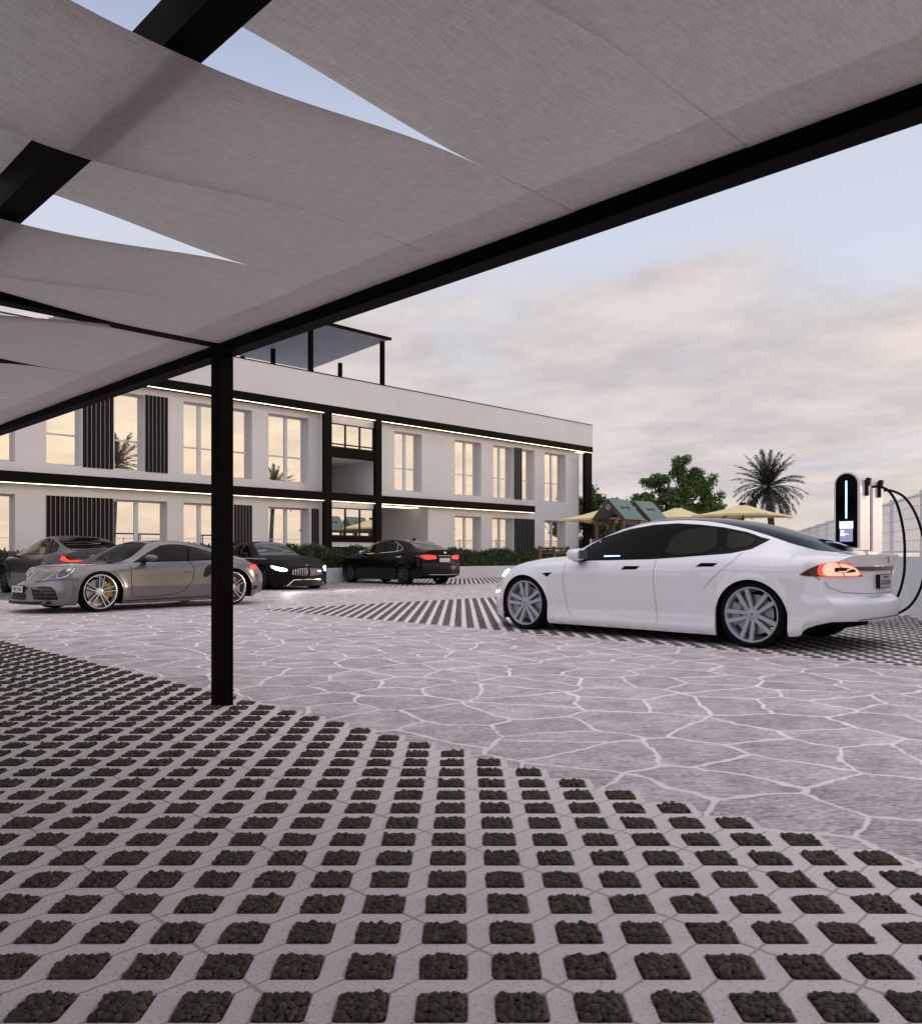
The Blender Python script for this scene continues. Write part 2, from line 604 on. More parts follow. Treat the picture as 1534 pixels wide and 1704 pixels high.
def m_carglass(name, tintcol, rough=0.02, spec=0.6):
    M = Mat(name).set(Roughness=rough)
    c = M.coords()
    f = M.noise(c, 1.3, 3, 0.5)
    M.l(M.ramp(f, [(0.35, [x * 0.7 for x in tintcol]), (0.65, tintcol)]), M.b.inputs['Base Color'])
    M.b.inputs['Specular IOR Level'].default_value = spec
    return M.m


def m_leaf(name, c0, c1, c2, rough=0.55):
    M = Mat(name).set(Roughness=rough)
    M.b.inputs['Specular IOR Level'].default_value = 0.3
    g = M.n('ShaderNodeNewGeometry')
    M.l(M.ramp(g.outputs['Random Per Island'], [(0.0, c0), (0.55, c1), (1.0, c2)]), M.b.inputs['Base Color'])
    M.b.inputs['Subsurface Weight'].default_value = 0.0
    return M.m


def m_wood():
    M = Mat('brown_timber').set(Roughness=0.6)
    c = M.coords((6, 6, 1.2))
    M.l(M.ramp(M.noise(c, 5, 6, 0.6, 1.5), [(0.3, (0.06, 0.028, 0.016)), (0.7, (0.14, 0.068, 0.040))]), M.b.inputs['Base Color'])
    return M.m


MT = dict(
    plaster=m_plaster(), flag=m_flagstone(), conc=m_concrete(), gravel=m_gravel(), gravel_far=m_gravel_far(),
    fabric=m_fabric(), hem=m_fabric('shade_cloth_hem', 0.92, 1.5), window=m_window(), wood=m_wood(),
    soil=simple('bare_ground', (0.27, 0.25, 0.23), 0.9, var=0.2, scale=0.6, bump=0.3, bscale=8),
    steel=simple('black_powder_coat', (0.0035, 0.0030, 0.0028), 0.6, var=0.25, scale=3, bump=0.08, bscale=180, spec=0.03),
    trim=simple('black_facade_trim', (0.0075, 0.0058, 0.0050), 0.7, var=0.2, scale=2, bump=0.1, bscale=90, spec=0.05),
    slat=simple('black_timber_slat', (0.006, 0.005, 0.0045), 0.6, var=0.3, scale=6, spec=0.15),
    slatgap=simple('pale_slat_gap', (0.50, 0.49, 0.51), 0.7, var=0.1),
    frame=simple('window_frame_white', (0.60, 0.60, 0.64), 0.4, var=0.05),
    wallwhite=simple('wall_paint_white', (0.60, 0.61, 0.64), 0.85, var=0.06, scale=0.8, bump=0.2, bscale=60),
    fence=simple('galvanised_white_mesh', (0.62, 0.65, 0.70), 0.45, 0.2, var=0.05),
    led=emit('warm_led', (1.0, 0.82, 0.56), 2.8),
    louver=simple('grey_louver', (0.36, 0.37, 0.42), 0.7, var=0.08, scale=2),
    parasol=simple('cream_canvas', (0.80, 0.66, 0.35), 0.8, var=0.08, scale=2, bump=0.1, bscale=120),
    teal=simple('green_roof_panel', (0.115, 0.18, 0.165), 0.55, var=0.12, scale=2),
    white_pearl=m_paint('white_pearl_paint', (0.81, 0.785, 0.815), 0.0, 0.20, 1.0, coat_ior=1.8),
    grey_paint=m_paint('silver_grey_paint', (0.165, 0.150, 0.147), 0.75, 0.32, 0.6, 0.12),
    dark_grey=m_paint('slate_grey_paint', (0.105, 0.098, 0.100), 0.7, 0.32, 0.5, 0.12),
    black_paint=m_paint('black_paint', (0.0020, 0.0018, 0.0018), 0.0, 0.22, 0.12, spec=0.22),
    matt_black=m_paint('satin_black_paint', (0.0030, 0.0026, 0.0023), 0.0, 0.5, 0.0, spec=0.15),
    glass=m_carglass('dark_car_glass', (0.0018, 0.0018, 0.0024), 0.02, 0.06),
    glass_brown=m_carglass('brown_reflection_glass', (0.015, 0.0115, 0.010), 0.05, 0.10),  # brownish interior reflection put into the base colour
    glass_lit=m_carglass('clear_windscreen', (0.10, 0.105, 0.125), 0.02, 1.0),
    rubber=simple('tyre_rubber', (0.0065, 0.0063, 0.0066), 0.8, var=0.2, scale=12, spec=0.1),
    under=simple('underbody_black', (0.003, 0.003, 0.003), 0.9, spec=0.05),
    plastic=simple('black_plastic', (0.006, 0.006, 0.0065), 0.5, var=0.15, scale=10, spec=0.25),
    gloss_black=simple('gloss_black_panel', (0.0016, 0.0016, 0.0022), 0.08, spec=0.06),
    seam=simple('body_seam', (0.16, 0.155, 0.165), 0.7),
    rimgrey=simple('painted_rim_grey', (0.40, 0.41, 0.46), 0.4, 0.15, var=0.05),
    rimdark=simple('dark_rim', (0.045, 0.045, 0.05), 0.35, 0.5),
    rimblack=simple('black_rim', (0.012, 0.012, 0.013), 0.3, 0.3),
    bright=simple('machined_alloy', (0.80, 0.78, 0.76), 0.28, 0.85),
    chrome=simple('chrome', (0.82, 0.80, 0.78), 0.10, 1.0),
    darkchrome=simple('smoked_chrome', (0.22, 0.17, 0.13), 0.15, 1.0),
    disc=simple('brake_disc_steel', (0.36, 0.34, 0.33), 0.35, 0.8, var=0.15, scale=30),
    yellow=simple('yellow_caliper', (0.50, 0.27, 0.02), 0.45),
    silvercal=simple('grey_caliper', (0.35, 0.34, 0.33), 0.45, 0.4),
    red_glass=simple('red_lamp_glass', (0.030, 0.0015, 0.0022), 0.12, coat=0.5),
    red_lit=emit('lit_red_lamp', (1.0, 0.045, 0.03), 1.1),
    red_hot=emit('lit_red_core', (1.0, 0.40, 0.26), 1.15),
    red_dim=emit('dim_red_lamp', (1.0, 0.05, 0.03), 0.9),
    head=emit('lit_headlamp', (1.0, 0.97, 0.90), 14.0),
    headcool=emit('lit_daytime_lamp', (0.93, 0.97, 1.0), 0.9),
    lamp_dark=simple('smoked_headlamp', (0.05, 0.045, 0.06), 0.08, 0.2, coat=1.0),
    plate=simple('number_plate_white', (0.62, 0.60, 0.58), 0.45),
    plate_us=simple('number_plate_grey', (0.34, 0.32, 0.34), 0.45),
    ink=simple('plate_ink', (0.03, 0.028, 0.035), 0.6),
    charger=simple('charger_white', (0.74, 0.725, 0.725), 0.38, var=0.03, coat=0.3),
    blue_led=emit('blue_light_bar', (0.30, 0.66, 1.0), 2.4),
    screen_hi=emit('lit_screen_top', (0.70, 0.80, 1.0), 1.1),
    screen_lo=emit('lit_screen_body', (0.36, 0.35, 0.60), 0.6),
    screen_ic=emit('lit_screen_icons', (0.95, 0.92, 1.0), 2.0),
    bark=simple('tree_bark', (0.065, 0.050, 0.040), 0.9, var=0.35, scale=9, bump=0.6, bscale=30),
    leaf_tree=m_leaf('broad_leaf_green', (0.034, 0.066, 0.022), (0.090, 0.155, 0.044), (0.19, 0.265, 0.075)),
    leaf_light=m_leaf('fresh_leaf_green', (0.035, 0.065, 0.020), (0.075, 0.130, 0.035), (0.16, 0.22, 0.055)),
    leaf_hedge=m_leaf('hedge_leaf_green', (0.012, 0.025, 0.011), (0.034, 0.058, 0.022), (0.095, 0.130, 0.042)),
    leaf_palm=m_leaf('palm_leaf_green', (0.016, 0.022, 0.016), (0.036, 0.048, 0.030), (0.082, 0.098, 0.058)),
)

# ------------------------------------------------------------------ ground
def sheet(name, polys, z, mat):
    mb = MB()
    for p in polys:
        mb.add([(x, y, z) for x, y in p], [tuple(range(len(p)))])
    o = mb.build(name, mat, recalc=False)
    return tag(o, kind='structure')


g = sheet('ground', [[(-1500, -1500), (1500, -1500), (1500, 1500), (-1500, 1500)]], -0.012, MT['soil'])
sheet('driveway', [[(2.60, -12), (45, -12), (45, 40), (-12, 40), (-12, 11), (2.60, 11)]], -0.006, MT['flag'])

WALL_P = Vector((13.55, 3.73)); WALL_D = Vector((0.8886, 0.4588)); WALL_N = Vector((-0.4588, 0.8886))


def wall_side(x, y):
    return (Vector((x, y)) - WALL_P).dot(WALL_N)


def cell_centres(x0, x1, y0, y1, keep):
    out = []
    for i in range(int((x0 - LX0) / HALF) - 2, int((x1 - LX0) / HALF) + 3):
        for j in range(int((y0 - LY0) / HALF) - 2, int((y1 - LY0) / HALF) + 3):
            if (i + j) % 2 == 0: continue
            x = LX0 + i * HALF; y = LY0 + j * HALF
            if x0 <= x <= x1 and y0 <= y <= y1 and keep(x, y): out.append((x, y))
    return np.array(out)


E1 = np.array((1, -1)) / S2      # across
E2 = np.array((1, 1)) / S2       # deep
RC = 0.0060


def hole_ring(h, r):
    """8-point square of half size h with cut corners r"""
    return [(-h + r, -h), (h - r, -h), (h, -h + r), (h, h - r), (h - r, h), (-h + r, h), (-h, h - r), (-h, -h + r)]


def paving_grid(name, cc, hole, depth=0.030):
    O = LAT / 2
    outer = [(-O, -O), (O, -O), (O, O), (-O, O)]
    a = hole_ring(hole + 0.004, RC + 0.002); b = hole_ring(hole, RC)
    loc = [(p[0], p[1], 0.0) for p in outer] + [(p[0], p[1], 0.0) for p in a] + [(p[0], p[1], -0.004) for p in b] + [(p[0], p[1], -depth) for p in b]
    loc += [(p[0], p[1], -0.010) for p in outer]
    loc = np.array(loc)
    q = []
    for k in range(4):
        A, B = k, (k + 1) % 4
        q.append((A, B, 4 + (2 * k + 1) % 8, 4 + (2 * k) % 8))
    tri = []
    for k in range(4):
        B = (k + 1) % 4
        tri.append((B, 4 + (2 * k + 2) % 8, 4 + (2 * k + 1) % 8))
    for k in range(8):
        n = (k + 1) % 8
        q.append((4 + k, 4 + n, 12 + n, 12 + k))
        q.append((12 + k, 12 + n, 20 + n, 20 + k))
    for k in range(4):
        q.append((28 + k, 28 + (k + 1) % 4, (k + 1) % 4, k))
    q = np.array(q); tri = np.array(tri)
    N = len(cc)
    xy = cc[:, None, :] + loc[None, :, 0, None] * E1 + loc[None, :, 1, None] * E2
    V = np.concatenate([xy, np.broadcast_to(loc[None, :, 2, None], (N, len(loc), 1))], axis=2).reshape(-1, 3)
    off = (np.arange(N) * len(loc))[:, None, None]
    Q = (q[None] + off).reshape(-1, 4); T = (tri[None] + off).reshape(-1, 3)
    m = bpy.data.meshes.new(name)
    nv, nl = len(V), Q.size + T.size
    m.vertices.add(nv); m.vertices.foreach_set('co', V.astype(np.float32).ravel())
    m.loops.add(nl); m.loops.foreach_set('vertex_index', np.concatenate([Q.ravel(), T.ravel()]).astype(np.int32))
    ls = np.concatenate([np.arange(len(Q)) * 4, Q.size + np.arange(len(T)) * 3]).astype(np.int32)
    lt = np.concatenate([np.full(len(Q), 4), np.full(len(T), 3)]).astype(np.int32)
    m.polygons.add(len(ls)); m.polygons.foreach_set('loop_start', ls); m.polygons.foreach_set('loop_total', lt)
    m.update(calc_edges=True)
    m.polygons.foreach_set('use_smooth', [False] * len(ls))
    m.materials.append(MT['conc'])
    o = bpy.data.objects.new(name, m); COL.objects.link(o)
    return tag(o, kind='structure')


def gravel_mounds(cc, half, n, top, rough, rng):
    """one low bumpy mound per cell"""
    t = np.linspace(-1, 1, n)
    U, W = np.meshgrid(t, t, indexing='ij')
    U = U.ravel(); W = W.ravel()
    N = len(cc)
    rad = np.maximum(np.abs(U), np.abs(W))
    edge = (1 - np.clip(rad, 0, 1) ** 4)
    hgt = edge[None] * (top + rng.normal(0, rough, (N, n * n))) + 0.004 * edge[None]
    ju = U[None] * half + rng.normal(0, 0.0035, (N, n * n)); jw = W[None] * half + rng.normal(0, 0.0035, (N, n * n))
    # pull corners in so the outline is rounded
    cut = np.where((np.abs(U) > 0.99) & (np.abs(W) > 0.99), 0.88, 1.0)
    ju *= cut; jw *= cut
    xy = cc[:, None, :] + ju[..., None] * E1 + jw[..., None] * E2
    V = np.concatenate([xy, (hgt - 0.003)[..., None]], axis=2).reshape(-1, 3)
    f = []
    for i in range(n - 1):
        for j in range(n - 1):
            f.append((i * n + j, (i + 1) * n + j, (i + 1) * n + j + 1, i * n + j + 1))
    F = (np.array(f)[None] + (np.arange(N) * n * n)[:, None, None]).reshape(-1, 4)
    return V, F


def ico(sub):
    bm = bmesh.new()
    bmesh.ops.create_icosphere(bm, subdivisions=sub, radius=1.0)
    V = np.array([v.co[:] for v in bm.verts]); F = np.array([[v.index for v in f.verts] for f in bm.faces])
    bm.free()
    return V, F


def pebbles(cc, half, per, size, sub, rng):
    bv, bf = ico(sub)
    vars_ = []
    for k in range(12):
        nrm_ = rng.normal(size=(4, 3)); nrm_ /= np.linalg.norm(nrm_, axis=1)[:, None]
        d = 1 + sum(a * np.clip(bv @ q, 0, 1) ** 2 for q, a in zip(nrm_, (0.35, -0.30, 0.28, -0.25)))
        vars_.append(bv * d[:, None])
    vars_ = np.array(vars_)
    k = int(math.ceil(math.sqrt(per)))
    gx, gy = np.meshgrid((np.arange(k) + 0.5) / k * 2 - 1, (np.arange(k) + 0.5) / k * 2 - 1, indexing='ij')
    base = np.stack([gx.ravel(), gy.ravel()], 1)
    N = len(cc); P = len(base)
    pos = base[None] * (half - size * 0.62) + rng.uniform(-0.55, 0.55, (N, P, 2)) * (half / k)
    lim = half - size * 0.30
    pos = np.clip(pos, -lim, lim)
    rad = np.maximum(np.abs(pos[..., 0]), np.abs(pos[..., 1])) / half
    z = -0.0040 + 0.0085 * (1 - rad ** 4) + rng.uniform(-0.003, 0.004, (N, P))
    sc = size * rng.uniform(0.75, 1.25, (N, P, 1)) * np.array([1.0, 1.0, 0.72]) * rng.uniform(0.82, 1.2, (N, P, 3))
    ang = rng.uniform(0, 2 * PI, (N, P)); vi = rng.integers(0, 12, (N, P))
    B = vars_[vi] * sc[:, :, None, :]
    c, s = np.cos(ang)[..., None], np.sin(ang)[..., None]
    X = B[..., 0] * c - B[..., 1] * s; Y = B[..., 0] * s + B[..., 1] * c
    ctr = cc[:, None, :] + pos[..., 0, None] * E1 + pos[..., 1, None] * E2
    V = np.stack([X + ctr[..., 0, None], Y + ctr[..., 1, None], B[..., 2] + z[..., None]], axis=-1).reshape(-1, 3)
    F = (bf[None] + (np.arange(N * P) * len(bv))[:, None, None]).reshape(-1, 3)
    return V, F


rng = np.random.default_rng(7)
PAVE_X = 2.72
cc = cell_centres(-1.6, PAVE_X, -2.4, 11.2, lambda x, y: (x + y) / S2 > 0.6)
paving_grid('grid_paving', cc, 0.0525)
dep = (cc[:, 0] + cc[:, 1]) / S2; lat = (cc[:, 0] - cc[:, 1]) / S2
vis = (dep > 1.35) & (np.abs(lat) < 0.66 * dep + 0.35)
near = cc[vis & (dep < 3.3)]; mid = cc[vis & (dep >= 3.3) & (dep < 5.6)]; far = cc[vis & (dep >= 5.6)]
rest = cc[~vis]
Vs, Fs = [], []
b = 0
for V, F in (pebbles(near, 0.0525, 81, 0.0080, 2, rng), pebbles(mid, 0.0525, 49, 0.0098, 1, rng), pebbles(far, 0.0525, 30, 0.0120, 1, rng)):
    Vs.append(V); Fs.append(F + b); b += len(V)
tag(np_obj('gravel', np.concatenate(Vs), np.concatenate(Fs), MT['gravel'], smooth=True), 'dark brown pebbles filling the cells of the pale grid paving under the canopy', 'gravel', kind='stuff')
V, F = gravel_mounds(cc, 0.0515, 5, -0.004, 0.001, rng)
tag(np_obj('gravel_bed', V, F, MT['gravel_far']), 'dark gravel bed packed into the cells of the paving under the canopy', 'gravel', kind='stuff')

bay = cell_centres(7.52, 13.75, -1.5, 12.30, lambda x, y: wall_side(x, y) > 0.15)
paving_grid('parking_bay', bay, 0.0535)
V, F = gravel_mounds(bay, 0.0525, 7, 0.009, 0.0028, rng)
tag(np_obj('gravel_bed', V, F, MT['gravel_far'], smooth=True), 'dark gravel in rows of cells under the white car', 'gravel', kind='stuff')
bay2 = cell_centres(-3.0, 33.0, 18.85, 23.45, lambda x, y: True)
paving_grid('parking_bay', bay2, 0.0535)
V, F = gravel_mounds(bay2, 0.0525, 5, 0.009, 0.0028, rng)
tag(np_obj('gravel_bed', V, F, MT['gravel_far'], smooth=True), 'dark gravel in rows of cells along the planter by the white building', 'gravel', kind='stuff')

# ------------------------------------------------------------------ shade canopy in front
ZB = 2.17                               # underside of its steel beams
cp = tag(empty('shade_canopy', (2.535, 4.64, 0)), 'large steel canopy with woven pale grey cloth strips over the grid paving', 'canopy')
IO = Vector((2.535, 4.64, 0))


def rel(mb, o=IO):
    mb.v = [(x - o.x, y - o.y, z - o.z) for x, y, z in mb.v]
    return mb


BX = (2.485, 0.887, -0.711, -2.309)
for k, bx in enumerate(BX):
    mb = MB(); mb.box(bx, bx + 0.10, -1.10, 10.45, ZB, ZB + 0.12)
    rel(mb).build('beam', MT['steel'], cp, bevel=0.003)
for yy in (-1.05, 4.59, 10.23):
    for a, c_ in ((2.485, 0.987), (0.887, -0.611), (-0.711, -2.209)):
        mb = MB(); mb.box(c_ + 0.001, a - 0.001, yy, yy + 0.10, ZB + 0.0625, ZB + 0.118)
        rel(mb).build('beam', MT['steel'], cp, bevel=0.003)
    for px_ in (2.485, -2.309):
        mb = MB(); mb.box(px_, px_ + 0.10, yy, yy + 0.10, -0.02, ZB - 0.001)
        po = rel(mb).build('post', MT['steel'], cp, bevel=0.004)
B0, BW = 1.188, 0.690
ZF = ZB + 0.066


def cloth_z(x, sgn):
    """height of a strip woven alternately over and under the inner beams"""
    d = (2.485 - x)
    if d < 0.50: return ZF
    t = (d - 0.50) / (1.598 - 0.50)
    if t <= 1: w = 0.5 - 0.5 * math.cos(PI * min(1, t))
    else:
        w = math.cos(PI * (d - 1.598) / 1.598)
    up = ZB + 0.126; dn = ZB - 0.022
    return ZF + w * ((up - ZF) if sgn > 0 else (dn - ZF))


xs = [2.487] + [2.485 - k * 0.055 for k in range(1, 88)]
for k in range(-4, 13):
    y0 = B0 + (k - 1) * BW; y1 = y0 + BW
    if y0 < -1.0 or y1 > 10.5: continue
    sgn = -1 if (k % 2 == 0) else 1     # strips alternate
    mb = MB(); NJ = 13
    vs = []
    for x in xs:
        z = cloth_z(x, sgn)
        for j in range(NJ):
            t = j / (NJ - 1)
            sag = 0.010 * math.sin(PI * t) * math.sin(PI * min(1, (2.485 - x) / 1.598))
            wob = 0.003 * min(1.0, max(0.0, 2.485 - x - 0.25) / 0.4) * math.sin(5.1 * x + 1.7 * k) * math.cos(2 * PI * t + k)
            pull = 0.0035 * math.sin(PI * ((2.485 - x) / 1.598 % 1.0)) * (1 if t > 0.5 else -1) * abs(2 * t - 1) ** 3
            vs.append((x, y0 - 0.004 + t * (BW + 0.008) - pull, z - sag + wob + sgn * 0.001))
    fs = []
    for i in range(len(xs) - 1):
        for j in range(NJ - 1):
            fs.append((i * NJ + j, i * NJ + j + 1, (i + 1) * NJ + j + 1, (i + 1) * NJ + j))
    mb.add(vs, fs)
    cl = rel(mb).build('cloth_strip', MT['fabric'], cp, smooth=True)
    hm = MB()      # doubled hem along the front beam
    hv = [(x, y, ZF + 0.006) for x in (2.486, 2.24) for y in (y0 + 0.004, y1 - 0.004)]
    hm.add(hv, [(0, 1, 3, 2)])
    rel(hm).build('hem', MT['hem'], cl)

# ------------------------------------------------------------------ apartment building
YB, YW = 24.60, 24.95
BO = Vector((20.0, YW, 0))
bd = tag(empty('apartment_building', BO), 'long two storey white apartment block with black bands and warm light strips', 'building')


def bpart(name, mb, mat, parent=None, **kw):
    return rel(mb, BO).build(name, mat, parent or bd, **kw)


WIN = [  # x0, x1, z0, z1, mullions, transoms; worked out from image pixels
    (6.30, 7.29, 3.57, 5.95, [], [4.49]), (8.11, 9.08, 3.57, 5.95, [], [4.49]), (10.05, 10.98, 3.57, 5.95, [], [4.49]),
    (12.27, 14.76, 3.57, 5.95, [12.93, 13.85], [4.49]), (15.41, 17.09, 3.57, 5.95, [16.26], [4.49]),
    (21.18, 22.66, 3.57, 5.95, [21.93], [4.49]), (24.58, 26.22, 3.57, 5.95, [25.42], [4.49]), (27.02, 28.41, 3.57, 5.95, [27.68], [4.49]),
    (29.00, 29.90, 3.57, 5.95, [], [4.49]), (30.66, 32.31, 3.57, 5.95, [31.48], [4.49]),
    (6.00, 7.29, 0.30, 2.66, [], []), (10.02, 11.72, 0.30, 2.66, [10.82], []), (12.27, 14.05, 0.30, 2.66, [12.93], []),
    (15.41, 17.09, 0.30, 2.66, [16.26], []), (24.58, 26.22, 0.30, 2.66, [25.42], []), (26.94, 28.42, 0.30, 2.66, [27.68], []),
    (30.66, 32.31, 0.30, 2.66, [31.48], [])]
HOLES = [w[:4] for w in WIN] + [(17.60, 20.20, 0.0, 6.20), (20.23, 23.01, 0.0, 2.97)]
X0, X1 = -6.0, 33.40


def hole_wall(xs_, zs_, holes, y, depth):
    mb = MB()
    xs_ = sorted(set(xs_ + [v for h in holes for v in h[:2]])); zs_ = sorted(set(zs_ + [v for h in holes for v in h[2:]]))
    for i in range(len(xs_) - 1):
        for j in range(len(zs_) - 1):
            cx, cz = (xs_[i] + xs_[i + 1]) / 2, (zs_[j] + zs_[j + 1]) / 2
            if any(h[0] < cx < h[1] and h[2] < cz < h[3] for h in holes): continue
            mb.add([(xs_[i], y, zs_[j]), (xs_[i + 1], y, zs_[j]), (xs_[i + 1], y, zs_[j + 1]), (xs_[i], y, zs_[j + 1])], [(0, 1, 2, 3)])
    for a, b_, c, d in holes:
        mb.add([(a, y, c), (b_, y, c), (b_, y, d), (a, y, d), (a, y + depth, c), (b_, y + depth, c), (b_, y + depth, d), (a, y + depth, d)],
               [(0, 4, 5, 1), (1, 5, 6, 2), (2, 6, 7, 3), (3, 7, 4, 0)])
    return mb


bpart('wall', hole_wall([X0, X1], [-0.1, 6.50], HOLES, YW, 0.30), MT['plaster'], recalc=False)
mb = MB()                                # end, back and rear walls and the roof slab
mb.box(X1 - 0.25, X1, YW + 0.001, 37.0, -0.1, 6.49)
mb.box(X0, X1, 36.8, 37.0, -0.1, 6.49)
mb.box(X0, X0 + 0.25, YW + 0.001, 36.8, -0.1, 6.49)
bpart('wall', mb, MT['plaster'])
mb = MB(); mb.box(X0, 34.08, YB + 0.02, 37.2, 6.49, 6.62); bpart('roof', mb, MT['plaster'])
mb = MB()
mb.box(X0, 34.08, YB, YB + 0.22, 6.481, 7.58); mb.box(33.86, 34.08, YB + 0.221, 37.2, 6.481, 7.58); mb.box(X0, 33.86, 36.98, 37.2, 6.481, 7.58)
bpart('parapet', mb, MT['plaster'])
mb = MB(); mb.box(X0, 34.10, YB - 0.02, YB + 0.24, 7.582, 7.612); mb.box(33.84, 34.10, YB + 0.241, 37.2, 7.582, 7.612)
bpart('coping', mb, MT['trim'])
# upper and lower bands, light strips tucked beneath
mb = MB(); mb.box(X0, 34.09, YB - 0.015, YW + 0.02, 6.185, 6.478); mb.box(33.79, 34.09, YW + 0.021, 37.2, 6.185, 6.478); bpart('band', mb, MT['trim'])
mb = MB(); mb.box(X0, 29.52, YB - 0.015, YW + 0.02, 2.965, 3.275); bpart('band', mb, MT['trim'])
for a, b_ in ((X0, 17.52), (17.88, 19.92), (20.24, 34.05)):
    mb = MB(); mb.box(a, b_, YB - 0.005, YB + 0.030, 6.168, 6.184); bpart('light_strip', mb, MT['led'])
for a, b_ in ((X0, 17.52), (17.88, 19.92), (20.24, 29.48)):
    mb = MB(); mb.box(a, b_, YB - 0.005, YB + 0.030, 2.948, 2.964); bpart('light_strip', mb, MT['led'])
for a, b_ in ((17.53, 17.86), (19.93, 20.23)):
    mb = MB(); mb.box(a, b_, YB - 0.012, YB + 0.14, -0.1, 2.964); mb.box(a, b_, YB - 0.012, YB + 0.14, 3.276, 6.184); bpart('column', mb, MT['trim'])
    mb = MB(); mb.box(a + 0.002, b_ - 0.002, YB + 0.141, YW + 0.28, -0.1, 6.18); bpart('stair_wall', mb, MT['plaster'])
mb = MB(); mb.box(33.46, 34.04, YB + 0.0, YB + 0.16, -0.1, 6.183); bpart('column', mb, MT['trim'])
mb = MB(); mb.box(32.75, 33.40, YB + 0.05, YB + 0.08, 6.09, 6.12); bpart('light_strip', mb, MT['led'])


def window(x0, x1, z0, z1, muls, trs, y=YW + 0.24, fr='frame', fw=0.055, mw=0.062):
    mb = MB()
    w = fw
    mb.box(x0, x0 + w, y, y + 0.06, z0, z1); mb.box(x1 - w, x1, y, y + 0.06, z0, z1)
    mb.box(x0 + w, x1 - w, y + 0.001, y + 0.059, z1 - w, z1); mb.box(x0 + w, x1 - w, y + 0.001, y + 0.059, z0, z0 + w)
    for m in muls: mb.box(m - mw, m + mw, y - 0.008, y + 0.057, z0 + w, z1 - w)
    ed = [x0 + w] + [v for m in muls for v in (m - mw, m + mw)] + [x1 - w]
    for t in trs:
        for k in range(0, len(ed), 2): mb.box(ed[k], ed[k + 1], y + 0.004, y + 0.056, t - 0.024, t + 0.024)
    f = bpart('window', mb, MT[fr])
    gb = MB(); gb.box(x0 + 0.01, x1 - 0.01, y + 0.030, y + 0.042, z0 + 0.01, z1 - 0.01)
    bpart('pane', gb, MT['window'], f)
    return f


for k, w in enumerate(WIN):
    window(*w)
# safety rails seen low in the ground floor glazing
for a, b_ in ((10.10, 10.72), (10.92, 11.58), (13.02, 13.9)):
    mb = MB()
    for p, q, r, s in ((a, b_, 1.60, 1.64), (a, a + 0.03, 0.4, 1.60)): mb.box(p, q, YW + 0.20, YW + 0.215, r, s)
    bpart('guard_rail', mb, MT['plastic'])


def slat_panel(x0, x1, z0, z1, n):
    mb = MB(); mb.box(x0, x1, YW - 0.012, YW - 0.002, z0, z1)
    o = bpart('slat_panel', mb, MT['slatgap'])
    mb = MB(); p = (x1 - x0) / n
    for k in range(n): mb.box(x0 + k * p + 0.009, x0 + (k + 1) * p - 0.009, YW - 0.019, YW - 0.0125, z0 - 0.001, z1 + 0.001)
    bpart('slat', mb, MT['slat'], o)


for s in ((9.11, 10.02, 3.56, 5.97, 7), (10.99, 11.74, 3.56, 5.97, 6), (8.10, 10.01, 0.25, 2.67, 15), (14.06, 14.76, 0.25, 2.67, 6),
          (17.20, 17.52, 0.25, 2.67, 3), (28.42, 28.99, 3.56, 5.97, 5), (28.43, 29.90, 0.25, 2.67, 12)):
    slat_panel(*s)

# stair bay: black framed glazing, spandrels and the recessed loggia
mb = MB()
mb.box(17.861, 19.929, YB + 0.13, YW + 0.27, 5.87, 6.18)
bpart('stair_wall', mb, MT['plaster'])
mb = MB(); mb.box(17.861, 19.929, YB + 0.13, YW + 0.27, 2.73, 2.96); bpart('stair_wall', mb, MT['plaster'])
window(17.87, 19.92, 4.97, 5.868, [18.55, 19.23], [5.10], YB + 0.075, 'plastic', 0.04, 0.022)
window(17.87, 19.92, 1.67, 2.728, [18.55, 19.23], [1.82], YB + 0.075, 'plastic', 0.04, 0.022)
mb = MB(); mb.box(17.862, 19.928, YB + 0.02, YW + 0.28, 4.60, 4.965); bpart('spandrel', mb, MT['trim'])
mb = MB(); mb.box(17.862, 19.928, YB + 0.02, YW + 0.28, 1.45, 1.668); bpart('spandrel', mb, MT['trim'])
mb = MB(); mb.box(17.862, 19.928, YB + 0.05, YW + 0.26, 1.27, 1.448); bpart('stair_wall', mb, MT['plaster'])
mb = MB(); mb.box(17.862, 19.928, YB + 0.08, YW + 0.26, -0.1, 1.268); bpart('spandrel', mb, MT['trim'])


def recess(x0, x1, z0, z1, y0, y1):
    mb = MB()
    mb.add([(x0, y0, z0), (x1, y0, z0), (x1, y0, z1), (x0, y0, z1), (x0, y1, z0), (x1, y1, z0), (x1, y1, z1), (x0, y1, z1)],
           [(4, 5, 6, 7), (0, 4, 7, 3), (1, 2, 6, 5), (3, 7, 6, 2), (0, 1, 5, 4)])
    return mb


bpart('loggia', recess(17.863, 19.927, 3.278, 4.598, YB + 0.141, YW + 2.6), MT['plaster'], recalc=False)
bpart('porch', recess(20.235, 23.005, 0.0, 2.962, YW + 0.302, YW + 3.2), MT['plaster'], recalc=False)
for yy in (YW + 0.55, YW + 0.95):
    mb = MB(); mb.box(20.3, 22.95, yy, yy + 0.02, 2.935, 2.955); bpart('light_strip', mb, MT['led'])

# roof terrace pergola with grey louvers
pg = tag(empty('rooftop_pergola', (19.0, 27.0, 6.62)), 'black post pergola with grey louvered roof on the white building', 'pergola')
PO = Vector((19.0, 27.0, 6.62))


def ppart(name, mb, mat, parent=None, **kw): return rel(mb, PO).build(name, mat, parent or pg, **kw)


